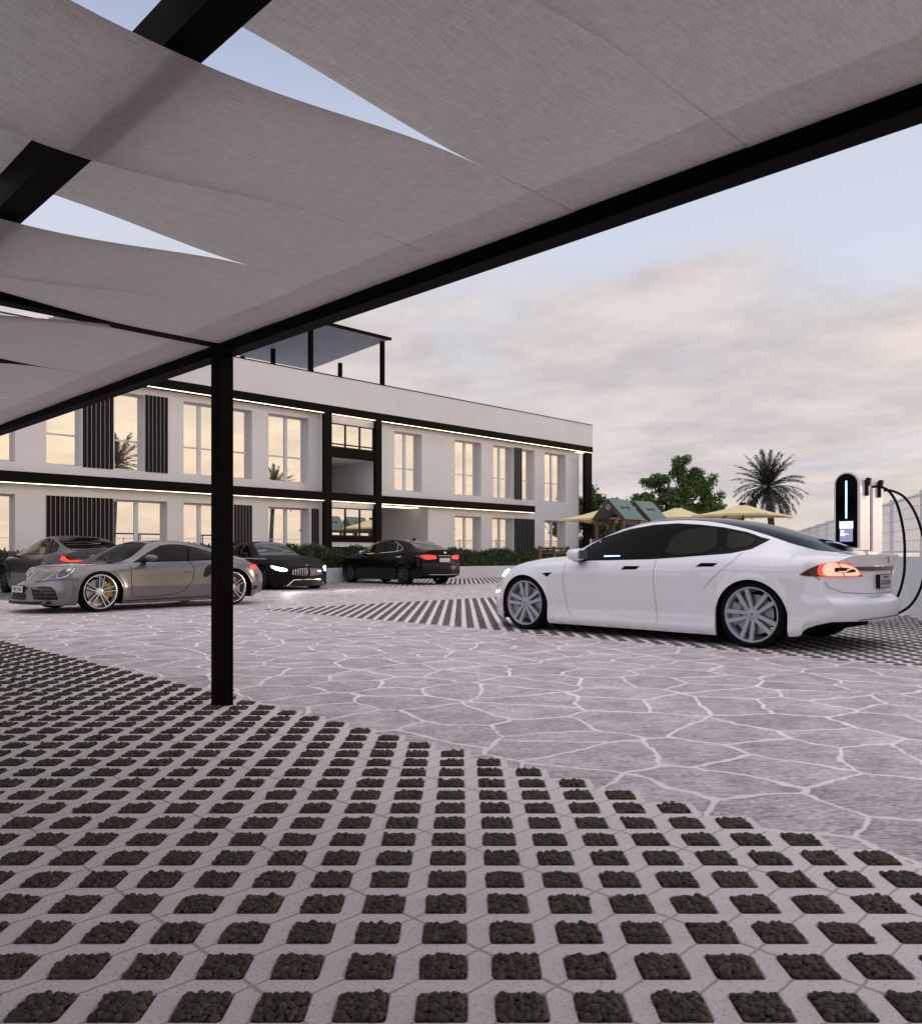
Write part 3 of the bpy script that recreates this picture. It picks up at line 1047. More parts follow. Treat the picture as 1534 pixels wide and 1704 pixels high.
for x in (13.75, 17.17, 20.55):
    for y in (24.95, 29.0):
        dx = 0.0 if y < 26 else 0.95
        mb = MB(); mb.box(x + dx - 0.075, x + dx + 0.075, y - 0.07, y + 0.07, 6.62, 9.40); ppart('post', mb, MT['steel'])
for x in (17.9, 21.4):
    mb = MB(); mb.box(x - 0.07, x + 0.07, 30.95, 31.09, 6.62, 9.42); ppart('post', mb, MT['steel'])
mb = MB(); mb.box(10.2, 20.66, 24.50, 24.62, 9.402, 9.50); ppart('beam', mb, MT['steel'])
mb = MB(); mb.box(10.2, 21.3, 31.05, 31.17, 9.44, 9.50); ppart('beam', mb, MT['louver'])
mb = MB()
for k in range(44):
    y = 24.66 + k * 0.145
    xe = 20.62 + 0.7 * (k / 44)
    mb.add([(10.2, y, 9.412), (xe, y, 9.412), (xe, y + 0.16, 9.424), (10.2, y + 0.16, 9.424), (10.2, y, 9.425), (xe, y, 9.425), (xe, y + 0.16, 9.437), (10.2, y + 0.16, 9.437)],
           [(0, 3, 2, 1), (4, 5, 6, 7), (0, 1, 5, 4), (1, 2, 6, 5), (2, 3, 7, 6), (3, 0, 4, 7)])
ppart('louver_roof', mb, MT['louver'])

# ------------------------------------------------------------------ planter and hedges along the facade
pl = MB(); pl.box(-6.0, 34.0, 23.47, 23.60, -0.1, 0.50); pl.box(-6.0, 34.0, 24.28, 24.40, -0.1, 0.50); pl.box(-6.0, -5.87, 23.601, 24.279, -0.1, 0.5); pl.box(33.87, 34.0, 23.601, 24.279, -0.1, 0.5)
tag(pl.build('planter', MT['wallwhite'], bevel=0.008), 'long low white planter wall along the foot of the apartment block', 'planter')
mb = MB(); mb.box(-5.86, 33.86, 23.602, 24.278, 0.0, 0.44)
tag(mb.build('soil', MT['soil']), kind='structure')


def hedge(x0, x1, top, n, label, seed):
    r = np.random.default_rng(seed)
    x = r.uniform(x0, x1, n); y = r.uniform(23.52, 24.30, n)
    prof = top + 0.07 * np.sin(x * 2.3 + seed) + 0.05 * np.sin(x * 5.9 + 2 * seed)
    z = 0.42 + (prof - 0.42) * r.beta(1.6, 1.1, n)
    edge = 1 - 0.35 * np.clip(np.abs((y - 23.91) / 0.39), 0, 1) ** 3
    z = 0.42 + (z - 0.42) * edge
    L = r.uniform(0.09, 0.20, n); w = r.uniform(0.012, 0.026, n)
    d = r.normal(size=(n, 3)) * [0.55, 0.55, 0.35] + [0, 0, 0.75]
    d /= np.linalg.norm(d, axis=1)[:, None]
    s = np.cross(d, r.normal(size=(n, 3))); s /= np.linalg.norm(s, axis=1)[:, None]
    c = np.stack([x, y, z], 1)
    V = np.stack([c - s * w[:, None] * 0.4, c + d * L[:, None] * 0.5 - s * w[:, None], c + d * L[:, None], c + d * L[:, None] * 0.5 + s * w[:, None]], 1).reshape(-1, 3)
    F = np.arange(n * 4).reshape(n, 4)
    # twiggy core so that no daylight shows through the heart
    o = np_obj('hedge', V, F, MT['leaf_hedge'])
    cb = MB(); cb.box(x0 + 0.05, x1 - 0.05, 23.68, 24.12, 0.40, top - 0.22)
    cb.build('twigs', MT['leaf_hedge'], o)
    return tag(o, label, 'hedge')


hedge(3.0, 9.5, 1.05, 9000, 'clipped green hedge behind the grey coupes at the left of the white building', 1)
hedge(12.3, 17.45, 1.22, 9500, 'bushy green hedge behind the black sports car with lit headlamps', 2)
hedge(17.5, 20.6, 1.16, 6000, 'green hedge behind the black sedan below the stair windows', 3)
hedge(20.7, 33.6, 1.13, 20000, 'long dark green hedge between the black sedan and the white car', 4)

# ------------------------------------------------------------------ boundary wall with mesh fence on top
WD3 = Vector((WALL_D.x, WALL_D.y, 0)); WN3 = Vector((WALL_N.x, WALL_N.y, 0)); WP3 = Vector((WALL_P.x, WALL_P.y, 0))
mb = MB(); mb.bar(WP3 - WD3 * 9 - WN3 * 0.10 + Vector((0, 0, 0.40)), WP3 + WD3 * 34 - WN3 * 0.10 + Vector((0, 0, 0.40)), 0.20, 1.04)
tag(mb.build('boundary_wall', MT['wallwhite'], bevel=0.006), 'low white rendered boundary wall carrying a mesh fence behind the chargers', 'wall')
fn = tag(empty('mesh_fence', WP3 + Vector((0, 0, 0.92))), 'pale welded mesh fence on the white boundary wall', 'fence')
FO = WP3 + Vector((0, 0, 0.92))
for k in range(-4, 15):
    p = WP3 + WD3 * (k * 2.4 + 0.55) - WN3 * 0.10
    mb = MB(); mb.bar(p + Vector((0, 0, 0.921)), p + Vector((0, 0, 1.95)), 0.06, 0.06, up=WN3)
    mb.bar(p + Vector((0, 0, 1.94)), p + Vector((0, 0, 1.962)), 0.068, 0.068, up=WN3)
    rel(mb, FO).build('fence_post', MT['fence'], fn)
mb = MB()
a0, a1 = -9.0, 34.0
for z in (1.00, 1.18, 1.36, 1.54, 1.72, 1.88):
    t = 0.030 if z in (1.00, 1.88) else 0.009
    mb.bar(WP3 + WD3 * a0 - WN3 * 0.055 + Vector((0, 0, z)), WP3 + WD3 * a1 - WN3 * 0.055 + Vector((0, 0, z)), t)
for k in range(int((a1 - a0) / 0.075)):
    p = WP3 + WD3 * (a0 + k * 0.075) - WN3 * 0.062
    mb.bar(p + Vector((0, 0, 0.98)), p + Vector((0, 0, 1.93)), 0.006, up=WN3)
rel(mb, FO).build('mesh_panel', MT['fence'], fn)


# ------------------------------------------------------------------ car bodies
def pchip(pts, x):
    pts = sorted(pts)
    X = np.array([p[0] for p in pts], float); Y = np.array([p[1] for p in pts], float)
    h = np.diff(X); d = np.diff(Y) / h
    m = np.zeros(len(X))
    for k in range(1, len(X) - 1):
        if d[k - 1] * d[k] > 0:
            w1 = 2 * h[k] + h[k - 1]; w2 = h[k] + 2 * h[k - 1]
            m[k] = (w1 + w2) / (w1 / d[k - 1] + w2 / d[k])
    m[0], m[-1] = d[0], d[-1]
    x = np.clip(np.asarray(x, float), X[0], X[-1])
    i = np.clip(np.searchsorted(X, x, side='right') - 1, 0, len(X) - 2)
    t = (x - X[i]) / h[i]
    return ((2 * t ** 3 - 3 * t ** 2 + 1) * Y[i] + (t ** 3 - 2 * t ** 2 + t) * h[i] * m[i] + (-2 * t ** 3 + 3 * t ** 2) * Y[i + 1] + (t ** 3 - t ** 2) * h[i] * m[i + 1])


def smooth01(t):
    t = np.clip(t, 0, 1)
    return t * t * (3 - 2 * t)


class Car:
    """A shaped shell: cross sections along x (nose at +x), y to the left, z up."""

    def __init__(s, name, label, loc, rotdeg, S, paint, group=None):
        s.S = S
        s.root = tag(empty(name, loc, math.radians(rotdeg)), label, 'car', group)
        s.paint = paint
        s.body()

    def section(s, x):
        S = s.S
        g = lambda k: float(pchip(S[k], x))
        zs, wl, wm, zm, wb, zb = g('sill'), g('wm') - S.get('tuck', 0.05), g('wm'), S['zm'], g('wb'), g('belt')
        wr, zr, zt = g('wr'), g('rail'), g('roof')
        zm = min(zm, zs + (zb - zs) * 0.62)
        cv = S.get('cove', 0.012)
        cr = S.get('crown', 0.55)
        sh = float(min(1.0, max(0.15, (x - S['L0']) / 0.7), 1.0)) * float(min(1.0, max(0.15, (S['L1'] - x) / 0.9)))
        P = [(wl - 0.03, zs), (wl + 0.012, zs + 0.05, ), (wm - cv, zs + (zm - zs) * S.get('fcove', 0.45)), (wm, zm)] + ([(wb + S['shw'] * sh, zb - S['shz'] * sh)] if 'shw' in S else []) + [(wb, zb), (wr, zr), (wr * 0.72, zr + (zt - zr) * cr), (wr * 0.35, zr + (zt - zr) * 0.93), (0, zt)]
        R = [0, 0.03, S.get('rcove', 0.10), S.get('rmid', 0.12)] + ([0.018] if 'shw' in S else []) + [S.get('rbelt', 0.05), S.get('rrail', 0.06), 0.2, 0.2, 0]
        out = [P[0]]
        for k in range(1, len(P) - 1):
            p = np.array(P[k]); a = np.array(P[k - 1]); b = np.array(P[k + 1])
            la = np.linalg.norm(a - p); lb = np.linalg.norm(b - p)
            ra = min(R[k], la * 0.46); rb = min(R[k], lb * 0.46)
            out.append(tuple(p + (a - p) / max(la, 1e-6) * ra)); out.append(tuple(p + (b - p) / max(lb, 1e-6) * rb))
        out.append(P[-1])
        Q = np.array(out)
        for _ in range(2):
            A = Q[:-1] * 0.75 + Q[1:] * 0.25; B = Q[:-1] * 0.25 + Q[1:] * 0.75
            N = np.empty((2 * len(A), 2)); N[0::2] = A; N[1::2] = B
            Q = np.vstack([Q[:1], N[1:-1], Q[-1:]])
        return Q

    def warp(s, x, y, z):
        S = s.S
        q = np.abs(y)
        L0, L1 = S['L0'], S['L1']
        wf = smooth01((x - (L1 - S['lf'])) / S['lf']); wr_ = smooth01(((L0 + S['lr']) - x) / S['lr'])
        bf = S['bowf'] * (q / 0.9) ** S.get('powf', 2.4) + pchip(S['slopef'], z)
        br = S['bowr'] * (q / 0.9) ** S.get('powr', 2.6) + pchip(S['sloper'], z)
        return x - wf * bf + wr_ * br

    def body(s):
        S = s.S
        L0, L1 = S['L0'], S['L1']
        xs = list(np.linspace(L0, L1, 84))
        for xc, zc, R in S['arches']:
            a = np.linspace(0, PI, 31)
            xs += list(xc + R * np.cos(a)) + [xc - R - 0.002, xc + R + 0.002]
        xs = np.array(sorted(set(np.round(xs, 5))))
        keep = [0]
        for i in range(1, len(xs)):
            if xs[i] - xs[keep[-1]] > 0.0012: keep.append(i)
        xs = xs[keep]
        M = 56
        rows = []
        t = np.linspace(0, 1, M)
        for x in xs:
            Q = s.section(x)
            zb = None
            for xc, zc, R in S['arches']:
                if abs(x - xc) <= R + 1e-4:
                    zb = zc + math.sqrt(max(0, R * R - (x - xc) ** 2))
            seg = np.r_[0, np.cumsum(np.linalg.norm(np.diff(Q, axis=0), axis=1))]
            seg /= seg[-1]
            s0 = 0.0
            if zb is not None and zb > Q[0, 1]:
                k = int(np.argmax(Q[:, 1] >= zb))
                f = (zb - Q[k - 1, 1]) / max(1e-6, Q[k, 1] - Q[k - 1, 1])
                s0 = seg[k - 1] + f * (seg[k] - seg[k - 1])
            u = s0 + (1 - s0) * t
            y = np.interp(u, seg, Q[:, 0]); z = np.interp(u, seg, Q[:, 1])
            # flare round the arches
            for xc, zc, R in S['arches']:
                dd = np.sqrt((x - xc) ** 2 + (z - zc) ** 2) - R
                y = y + S.get('flare', 0.014) * np.exp(-(np.maximum(dd, 0) / 0.055) ** 2) * (z < zc + R + 0.12) * smooth01((zc + R + 0.12 - z) / 0.1)
            rows.append(np.stack([s.warp(np.full(M, x), y, z), y, z], 1))
        A = np.array(rows)                       # stations x M x 3
        s.A = A
        n = len(xs)
        V = np.concatenate([A.reshape(-1, 3), (A * [1, -1, 1]).reshape(-1, 3)])
        o2 = n * M
        F = []
        for i in range(n - 1):
            for j in range(M - 1):
                a, b, c, d = i * M + j, (i + 1) * M + j, (i + 1) * M + j + 1, i * M + j + 1
                F.append((a, d, c, b)); F.append((o2 + a, o2 + b, o2 + c, o2 + d))
        Vl = V.tolist()
        # end caps
        K = 14
        for end, i, xn in ((0, 0, L0), (1, n - 1, L1)):
            idx = np.zeros((M, K + 1), int)
            for j in range(M):
                y, z = A[i, j, 1], A[i, j, 2]
                for k in range(K + 1):
                    if k == 0: idx[j, k] = i * M + j
                    elif k == K: idx[j, k] = o2 + i * M + j
                    else:
                        yy = y * (1 - 2 * k / K)
                        Vl.append([float(s.warp(np.array([xn]), np.array([yy]), np.array([z]))[0]), yy, z])
                        idx[j, k] = len(Vl) - 1
            for j in range(M - 1):
                for k in range(K):
                    q = (idx[j, k], idx[j, k + 1], idx[j + 1, k + 1], idx[j + 1, k])
                    F.append(q if end else q[::-1])
        V = np.array(Vl)
        m = bpy.data.meshes.new('body')
        m.from_pydata(V.tolist(), [], F)
        bm = bmesh.new(); bm.from_mesh(m)
        bmesh.ops.remove_doubles(bm, verts=bm.verts, dist=0.0003)
        bmesh.ops.recalc_face_normals(bm, faces=bm.faces)
        bm.to_mesh(m)
        s.bvh = BVHTree.FromBMesh(bm)
        bm.free()
        m.polygons.foreach_set('use_smooth', [True] * len(m.polygons))
        m.set_sharp_from_angle(angle=math.radians(38))
        m.materials.append(s.paint)
        b = bpy.data.objects.new('body', m); COL.objects.link(b); b.parent = s.root
        s.body_o = b
        # floor and wheel wells
        mb = MB()
        vs = []
        for i in range(n):
            p = A[i, 0]
            for k in range(5):
                t_ = 1 - k / 2.0
                vs.append((p[0], (p[1] - 0.012) * t_, p[2] + 0.004))
        fs = []
        for i in range(n - 1):
            for k in range(4): fs.append((i * 5 + k, (i + 1) * 5 + k, (i + 1) * 5 + k + 1, i * 5 + k + 1))
        mb.add(vs, fs)
        mb.build('underbody', MT['under'], s.root)

    # ---- things laid onto the shell
    def cast(s, p, d):
        h = s.bvh.ray_cast(p - d * 3.0, d)
        if h[0] is None:
            h = s.bvh.find_nearest(p)
        n = h[1]
        if n.dot(d) > 0: n = -n
        return h[0], n

    def frame(s, axis, c, d):
        d = Vector(d).normalized()
        P = (lambda a, b: Vector((a, c, b))) if axis == 'y' else ((lambda a, b: Vector((c, a, b))) if axis == 'x' else (lambda a, b: Vector((a, b, c))))
        return P, d

    def decal(s, name, poly, axis, c, d, mat, parent=None, off=0.003, thick=0.010, res=0.045, mirror=True, rnd=0, smooth=True):  # many outlines traced from image pixels and cast along the camera's view direction
        P, d = s.frame(axis, c, d)
        pts = np.array(poly, float)
        for _ in range(rnd):                      # round the corners
            nx = np.roll(pts, -1, axis=0)
            a = pts * 0.78 + nx * 0.22; b = pts * 0.22 + nx * 0.78
            q = np.empty((2 * len(pts), 2)); q[0::2] = a; q[1::2] = b
            pts = q
        out = []
        for k in range(len(pts)):
            a, b = pts[k], pts[(k + 1) % len(pts)]
            m_ = max(1, int(np.linalg.norm(b - a) / res))
            for i in range(m_): out.append(a + (b - a) * i / m_)
        bd_ = np.array(out)
        lo, hi = bd_.min(0), bd_.max(0)
        inner = []
        gx = np.arange(lo[0] + res * 0.5, hi[0], res); gy = np.arange(lo[1] + res * 0.5, hi[1], res)
        B2 = np.roll(bd_, -1, axis=0)
        for x in gx:
            for y in gy:
                cnt = ((bd_[:, 1] > y) != (B2[:, 1] > y))
                xi = (B2[:, 0] - bd_[:, 0]) * (y - bd_[:, 1]) / np.where(B2[:, 1] == bd_[:, 1], 1e-9, B2[:, 1] - bd_[:, 1]) + bd_[:, 0]
                if (np.sum(cnt & (x < xi)) % 2) and np.min(np.hypot(bd_[:, 0] - x, bd_[:, 1] - y)) > res * 0.35:
                    inner.append((x, y))
        allp = [Vector(p) for p in bd_] + [Vector(p) for p in inner]
        nb = len(bd_)
        r = delaunay_2d_cdt(allp, [(k, (k + 1) % nb) for k in range(nb)], [], 1, 1e-6)
        co, faces = r[0], r[2]
        H = [s.cast(P(p[0], p[1]), d) for p in co]
        top = [h[0] + h[1] * off for h in H]
        cnt = {}
        for f in faces:
            for k in range(len(f)):
                e = (f[k], f[(k + 1) % len(f)])
                key = tuple(sorted(e)); cnt.setdefault(key, []).append(e)
        vs = [tuple(v) for v in top]; fs = [tuple(f) for f in faces]
        low = {}
        def lowv(i):
            if i not in low:
                low[i] = len(vs); vs.append(tuple(H[i][0] + H[i][1] * (off - thick)))
            return low[i]
        for key, e in cnt.items():
            if len(e) == 1:
                a, b = e[0]
                fs.append((b, a, lowv(a), lowv(b)))
        return s.put(name, vs, fs, mat, parent, mirror, 50 if smooth else False)

    def put(s, name, vs, fs, mat, parent, mirror, smooth):
        res = []
        for sg in ((1, -1) if mirror else (1,)):
            mb = MB()
            mb.add([(x, y * sg, z) for x, y, z in vs], [f if sg > 0 else f[::-1] for f in fs])
            pr = parent
            if isinstance(parent, (list, tuple)): pr = parent[0 if sg > 0 else 1]
            res.append(mb.build(name, mat, pr or s.root, smooth=smooth))
        return res

    def line(s, name, pts, axis, c, d, w, mat, parent=None, off=0.0015, mirror=True, step=0.03):
        P, d = s.frame(axis, c, d)
        pts = [np.array(p, float) for p in pts]
        dense = []
        for a, b in zip(pts[:-1], pts[1:]):
            m_ = max(1, int(np.linalg.norm(b - a) / step))
            dense += [a + (b - a) * i / m_ for i in range(m_)]
        dense.append(pts[-1])
        vs = []
        for i, p in enumerate(dense):
            t = dense[min(i + 1, len(dense) - 1)] - dense[max(i - 1, 0)]
            t = t / max(1e-9, np.linalg.norm(t)); nn = np.array((-t[1], t[0])) * w / 2
            for q in (p + nn, p - nn):
                h, n_ = s.cast(P(q[0], q[1]), d)
                vs.append(tuple(h + n_ * off))
        nv = len(vs)
        for q in list(vs[:nv]):
            h = s.bvh.find_nearest(Vector(q))
            vs.append(tuple(Vector(q) - h[1] * (off + 0.004)))
        fs = []
        for i in range(len(dense) - 1):
            a, b, c_, e = 2 * i, 2 * i + 1, 2 * i + 3, 2 * i + 2
            fs += [(a, e, c_, b), (a, nv + a, nv + e, e), (b, c_, nv + c_, nv + b)]
        return s.put(name, vs, fs, mat, parent or s.body_o, mirror, False)


def wheel_kit(rt, rr, w, style, rim, edge, cal, calmat):
    """meshes of one wheel: centre at the axle end, outer face towards +y"""
    K = {}
    mb = MB()
    mb.lathe_y([(rr - 0.004, -0.020), (rr + 0.004, -0.004), (rr + 0.3 * (rt - rr), 0.004), (rt - 0.022, -0.002), (rt - 0.006, -0.014), (rt, -0.034), (rt, -w * 0.5),
                (rt, -w + 0.034), (rt - 0.006, -w + 0.014), (rt - 0.03, -w), (rr, -w + 0.01)], 56)
    K['tyre'] = (mb.mesh('tyre', MT['rubber'], 40), None)
    mb = MB()
    mb.lathe_y([(rr, -0.018), (rr - 0.003, -0.006), (rr - 0.012, -0.004), (rr - 0.020, -0.014), (rr - 0.026, -0.05), (rr - 0.03, -w + 0.03), (rr - 0.05, -w + 0.028)], 56)
    mb.lathe_y([(0.0, -0.022), (0.028, -0.022), (0.036, -0.028), (0.060, -0.032), (0.072, -0.042), (0.072, -0.09)], 28)
    K['wheel'] = (mb.mesh('wheel', MT[edge] if style == 'pair_thin' else MT[rim], 35), None)
    mb = MB()
    ed = MB()
    def spoke(a0, a1, w0, w1, r0=0.058, r1=None, target=None, y0=-0.030, y1=-0.014, dep=0.030):
        r1 = rr - 0.014 if r1 is None else r1
        p = (r0 * math.cos(a0), y0 - dep / 2, r0 * math.sin(a0)); q = (r1 * math.cos(a1), y1 - dep / 2, r1 * math.sin(a1))
        (target or mb).bar(p, q, w0, dep, up=(0, 1, 0), w2=w1, h2=dep * 0.9)
    if style == 'pair':
        for k in range(5):
            a = PI / 2 + 2 * PI * k / 5
            for sg in (-1, 1):
                spoke(a + sg * 0.42, a + sg * 0.20, 0.034, 0.044)
    elif style == 'pair_thin':
        for k in range(5):
            a = PI / 2 + 0.12 + 2 * PI * k / 5
            for sg in (-1, 1):
                spoke(a + sg * 0.36, a + sg * 0.150, 0.026, 0.024)
                spoke(a + sg * 0.36, a + sg * 0.150, 0.012, 0.010, target=ed, y0=-0.0285, y1=-0.0125, dep=0.012)
    else:
        for k in range(10):
            a = 2 * PI * k / 10
            for sg in (-1, 1): spoke(a + sg * 0.12, a + sg * 0.06, 0.016, 0.014)
    K['spokes'] = (mb.mesh('spokes', MT[rim], False), None)
    if ed.v: K['spoke_edge'] = (ed.mesh('spoke_edge', MT[edge], False), None)
    mb = MB(); mb.lathe_y([(0.05, -0.085), (rr * 0.72, -0.085), (rr * 0.72, -0.112), (0.05, -0.112)], 40)
    K['brake_disc'] = (mb.mesh('brake_disc', MT['disc'], 35), None)
    mb = MB()
    a = np.linspace(-0.55, 0.55, 9)
    r0, r1 = rr * 0.50, rr * 0.84
    vs = []
    for q in a:
        for r_, y in ((r0, -0.064), (r1, -0.064), (r1, -0.13), (r0, -0.13)):
            vs.append((r_ * math.cos(q), y, r_ * math.sin(q)))
    fs = [(0, 1, 2, 3), (32, 35, 34, 33)]
    for i in range(8):
        for j in range(4): fs.append((i * 4 + j, i * 4 + (j + 1) % 4, i * 4 + 4 + (j + 1) % 4, i * 4 + 4 + j))
    mb.add(vs, fs)
    K['brake_caliper'] = (mb.mesh('brake_caliper', MT[calmat], False), cal)
    return K


def put_wheels(car, kit, pos, y, zc, spin=0.0):
    """pos: list of axle x; the caliper keeps its own angle"""
    for ax, x in enumerate(pos):
        for sg in (1, -1):
            me, _ = kit['wheel']
            o = bpy.data.objects.new('wheel', me); COL.objects.link(o); o.parent = car.root
            o.location = (x, sg * y, zc)
            o.rotation_euler = (0, 0, 0 if sg > 0 else PI)
            for k, (m_, cal) in kit.items():
                if k == 'wheel': continue
                c = bpy.data.objects.new(k, m_); COL.objects.link(c); c.parent = o
                if cal is not None:
                    an = cal[ax] if sg > 0 else PI - cal[ax]
                    c.rotation_euler = (0, -an, 0)
                elif k in ('spokes', 'spoke_edge'):
                    c.rotation_euler = (0, spin + 0.31 * ax, 0)


def text_mesh(name, body, size, mat, parent, M, depth=0.002, font_bold=False):
    cu = bpy.data.curves.new(name, 'FONT')
    cu.body = body; cu.size = size; cu.extrude = depth; cu.align_x = 'CENTER'; cu.align_y = 'CENTER'
    t = bpy.data.objects.new(name + '_tmp', cu)
    COL.objects.link(t)
    dg = bpy.context.evaluated_depsgraph_get()
    me = bpy.data.meshes.new_from_object(t.evaluated_get(dg))
    bpy.data.objects.remove(t)
    me.materials.clear(); me.materials.append(mat)
    me.name = name
    o = bpy.data.objects.new(name, me); COL.objects.link(o)
    o.parent = parent
    o.matrix_local = M
    return o


def face_matrix(p, n, up=(0, 0, 1)):
    n = Vector(n).normalized(); u = Vector(up)
    x = u.cross(n).normalized(); u = n.cross(x).normalized()
    return Matrix(((x.x, u.x, n.x, p[0]), (x.y, u.y, n.y, p[1]), (x.z, u.z, n.z, p[2]), (0, 0, 0, 1)))


def plate(car, x, y, z, w, h, d, matname, lines, thick=0.02, tilt=0.0):
    hit, n_ = car.cast(Vector((x, y, z)), Vector((d, 0, 0)))
    nx = -d
    px_ = hit.x + nx * (thick + 0.006)
    mb = MB(); mb.box(min(hit.x - d * -0.01, px_), max(hit.x - d * -0.01, px_), y - w / 2, y + w / 2, z - h / 2, z + h / 2)
    mb = MB(); a, b = sorted((px_, hit.x + d * 0.02)); mb.box(a, b, y - w / 2 - 0.008, y + w / 2 + 0.008, z - h / 2 - 0.008, z + h / 2 + 0.008)
    o = mb.build('number_plate', MT['plastic'], car.root, bevel=0.003)
    fb = MB(); a, b = sorted((px_ + nx * 0.0005, px_ + nx * 0.003)); fb.box(a, b, y - w / 2, y + w / 2, z - h / 2, z + h / 2)
    fb.build('plate_face', MT[matname], o)
    for tx, sz, dz in lines:
        text_mesh('plate_text', tx, sz, MT['ink'], o, face_matrix((px_ + nx * 0.0045, y, z + dz), (nx, 0, 0)), 0.0008)
    return o


def mirror_part(car, p, size, shell, base, glass):
    x, y, z = p; sx, sy, sz = size
    for sg in (1, -1):
        bm = bmesh.new()
        bmesh.ops.create_uvsphere(bm, u_segments=20, v_segments=12, radius=1.0)
        for v in bm.verts:
            q = v.co
            for k in range(3): q[k] = math.copysign(abs(q[k]) ** 0.72, q[k])
            q.x *= sx * (0.85 if q.x < 0 else 1.0); q.y *= sy * (1 - 0.18 * (q.x / sx)); q.z *= sz * (1 - 0.12 * sg * q.y / sy * sg)
            q.x -= 0.25 * abs(q.y) * 0
            v.co = (x + q.x, sg * y + sg * q.y, z + q.z)
        me = bpy.data.meshes.new('wing_mirror'); bm.to_mesh(me); bm.free()
        me.polygons.foreach_set('use_smooth', [True] * len(me.polygons)); me.materials.append(shell)
        o = bpy.data.objects.new('wing_mirror', me); COL.objects.link(o); o.parent = car.root
        mb = MB(); mb.bar((x + 0.02, sg * (y - sy * 1.9), z - sz * 1.15), (x, sg * (y - sy * 0.2), z - sz * 0.72), 0.09, 0.035, w2=0.12, h2=0.05)
        mb.build('mirror_foot', base, o)
        mb = MB(); mb.box(x - sx * 0.885 - 0.004, x - sx * 0.885, sg * y - sy * 0.78, sg * y + sy * 0.78, z - sz * 0.72, z + sz * 0.72)
        mb.build('mirror_glass', glass, o)


# ---------------- white electric saloon on charge
SW = dict(
    L0=-2.50, L1=2.40, zm=0.60, lf=0.56, lr=0.60, bowf=0.34, bowr=0.30, powf=2.3, powr=2.6, flare=0.016, tuck=0.016, cove=0.040, rmid=0.12, rcove=0.022, fcove=0.40, shw=0.058, shz=0.112, rbelt=0.035, rrail=0.05, crown=0.60,
    slopef=[(0.0, 0.08), (0.2, 0.02), (0.45, 0.0), (0.62, 0.04), (0.9, 0.10)],
    sloper=[(0.1, 0.20), (0.22, 0.10), (0.33, 0.02), (0.40, 0.0), (0.47, 0.0), (0.545, 0.080), (0.70, 0.088), (0.80, 0.075), (0.88, 0.045), (0.95, 0.01), (1.1, 0.0)],
    arches=[(1.49, 0.315, 0.378), (-1.49, 0.315, 0.378)],
    roof=[(-2.50, 0.945), (-2.35, 0.965), (-2.1, 1.015), (-1.83, 1.105), (-1.5, 1.205), (-1.2, 1.285), (-0.73, 1.355), (-0.28, 1.378), (0.05, 1.35), (0.35, 1.255), (0.70, 1.09), (1.02, 0.945), (1.4, 0.915), (1.8, 0.865), (2.1, 0.79), (2.3, 0.71), (2.40, 0.64)],
    rail=[(-2.50, 0.935), (-2.3, 0.945), (-2.06, 0.965), (-1.77, 1.03), (-1.46, 1.14), (-1.14, 1.235), (-0.8, 1.305), (-0.5, 1.330), (-0.21, 1.325), (0.19, 1.27), (0.48, 1.18), (0.70, 1.085), (0.85, 1.005), (1.02, 0.925), (1.3, 0.905), (1.6, 0.868), (1.9, 0.80), (2.2, 0.695), (2.40, 0.60)],
    wr=[(-2.50, 0.66), (-2.06, 0.66), (-1.77, 0.63), (-1.14, 0.585), (-0.3, 0.585), (0.3, 0.60), (0.7, 0.66), (1.02, 0.73), (1.6, 0.70), (2.0, 0.62), (2.40, 0.50)],
    belt=[(-2.50, 0.84), (-2.3, 0.87), (-1.9, 0.905), (-1.57, 0.915), (-1.14, 0.925), (-0.55, 0.895), (0.0, 0.885), (0.62, 0.865), (0.95, 0.86), (1.3, 0.845), (1.63, 0.805), (1.9, 0.735), (2.2, 0.625), (2.40, 0.53)],
    wb=[(-2.50, 0.80), (-2.2, 0.885), (-1.5, 0.925), (-0.9, 0.895), (-0.3, 0.895), (0.6, 0.905), (1.0, 0.90), (1.5, 0.905), (1.9, 0.86), (2.2, 0.77), (2.40, 0.64)],
    wm=[(-2.50, 0.86), (-2.2, 0.945), (-1.5, 0.985), (-0.9, 0.962), (0, 0.952), (0.8, 0.958), (1.5, 0.978), (1.9, 0.94), (2.2, 0.85), (2.40, 0.71)],
    sill=[(-2.50, 0.30), (-2.2, 0.20), (-1.95, 0.15), (-1.0, 0.105), (1.0, 0.105), (1.9, 0.125), (2.25, 0.13), (2.40, 0.15)])
wc = Car('parked_car', 'white electric saloon parked on the gravel grid beside the charging columns', (8.78, 5.21, 0), 90, SW, MT['white_pearl'])
dl = (0.49, -0.87, 0.03)
sg_ = wc.decal('window_trim', [(0.86, 0.868), (0.62, 0.880), (-0.18, 0.898), (-0.55, 0.920), (-1.14, 0.962), (-1.37, 1.003), (-1.59, 1.095), (-1.50, 1.118), (-1.35, 1.175), (-1.08, 1.232), (-0.81, 1.268), (-0.52, 1.292), (-0.22, 1.282), (0.10, 1.240), (0.47, 1.145), (0.70, 1.035), (0.84, 0.945)], 'y', 0.70, dl, MT['gloss_black'], off=0.003)
wc.decal('door_window', [(0.485, 1.044), (0.15, 1.180), (-0.111, 1.243), (-0.381, 1.262), (-0.345, 0.928), (0.659, 0.905)], 'y', 0.72, (0.51, -0.86, 0.04), MT['glass'], off=0.006, rnd=1)
wc.decal('door_window', [(-0.474, 1.13), (-0.622, 1.21), (-0.80, 1.236), (-0.94, 1.228), (-1.018, 1.208), (-0.992, 0.976), (-0.38, 0.932)], 'y', 0.72, (0.46, -0.89, 0.03), MT['glass_brown'], off=0.006, rnd=1)
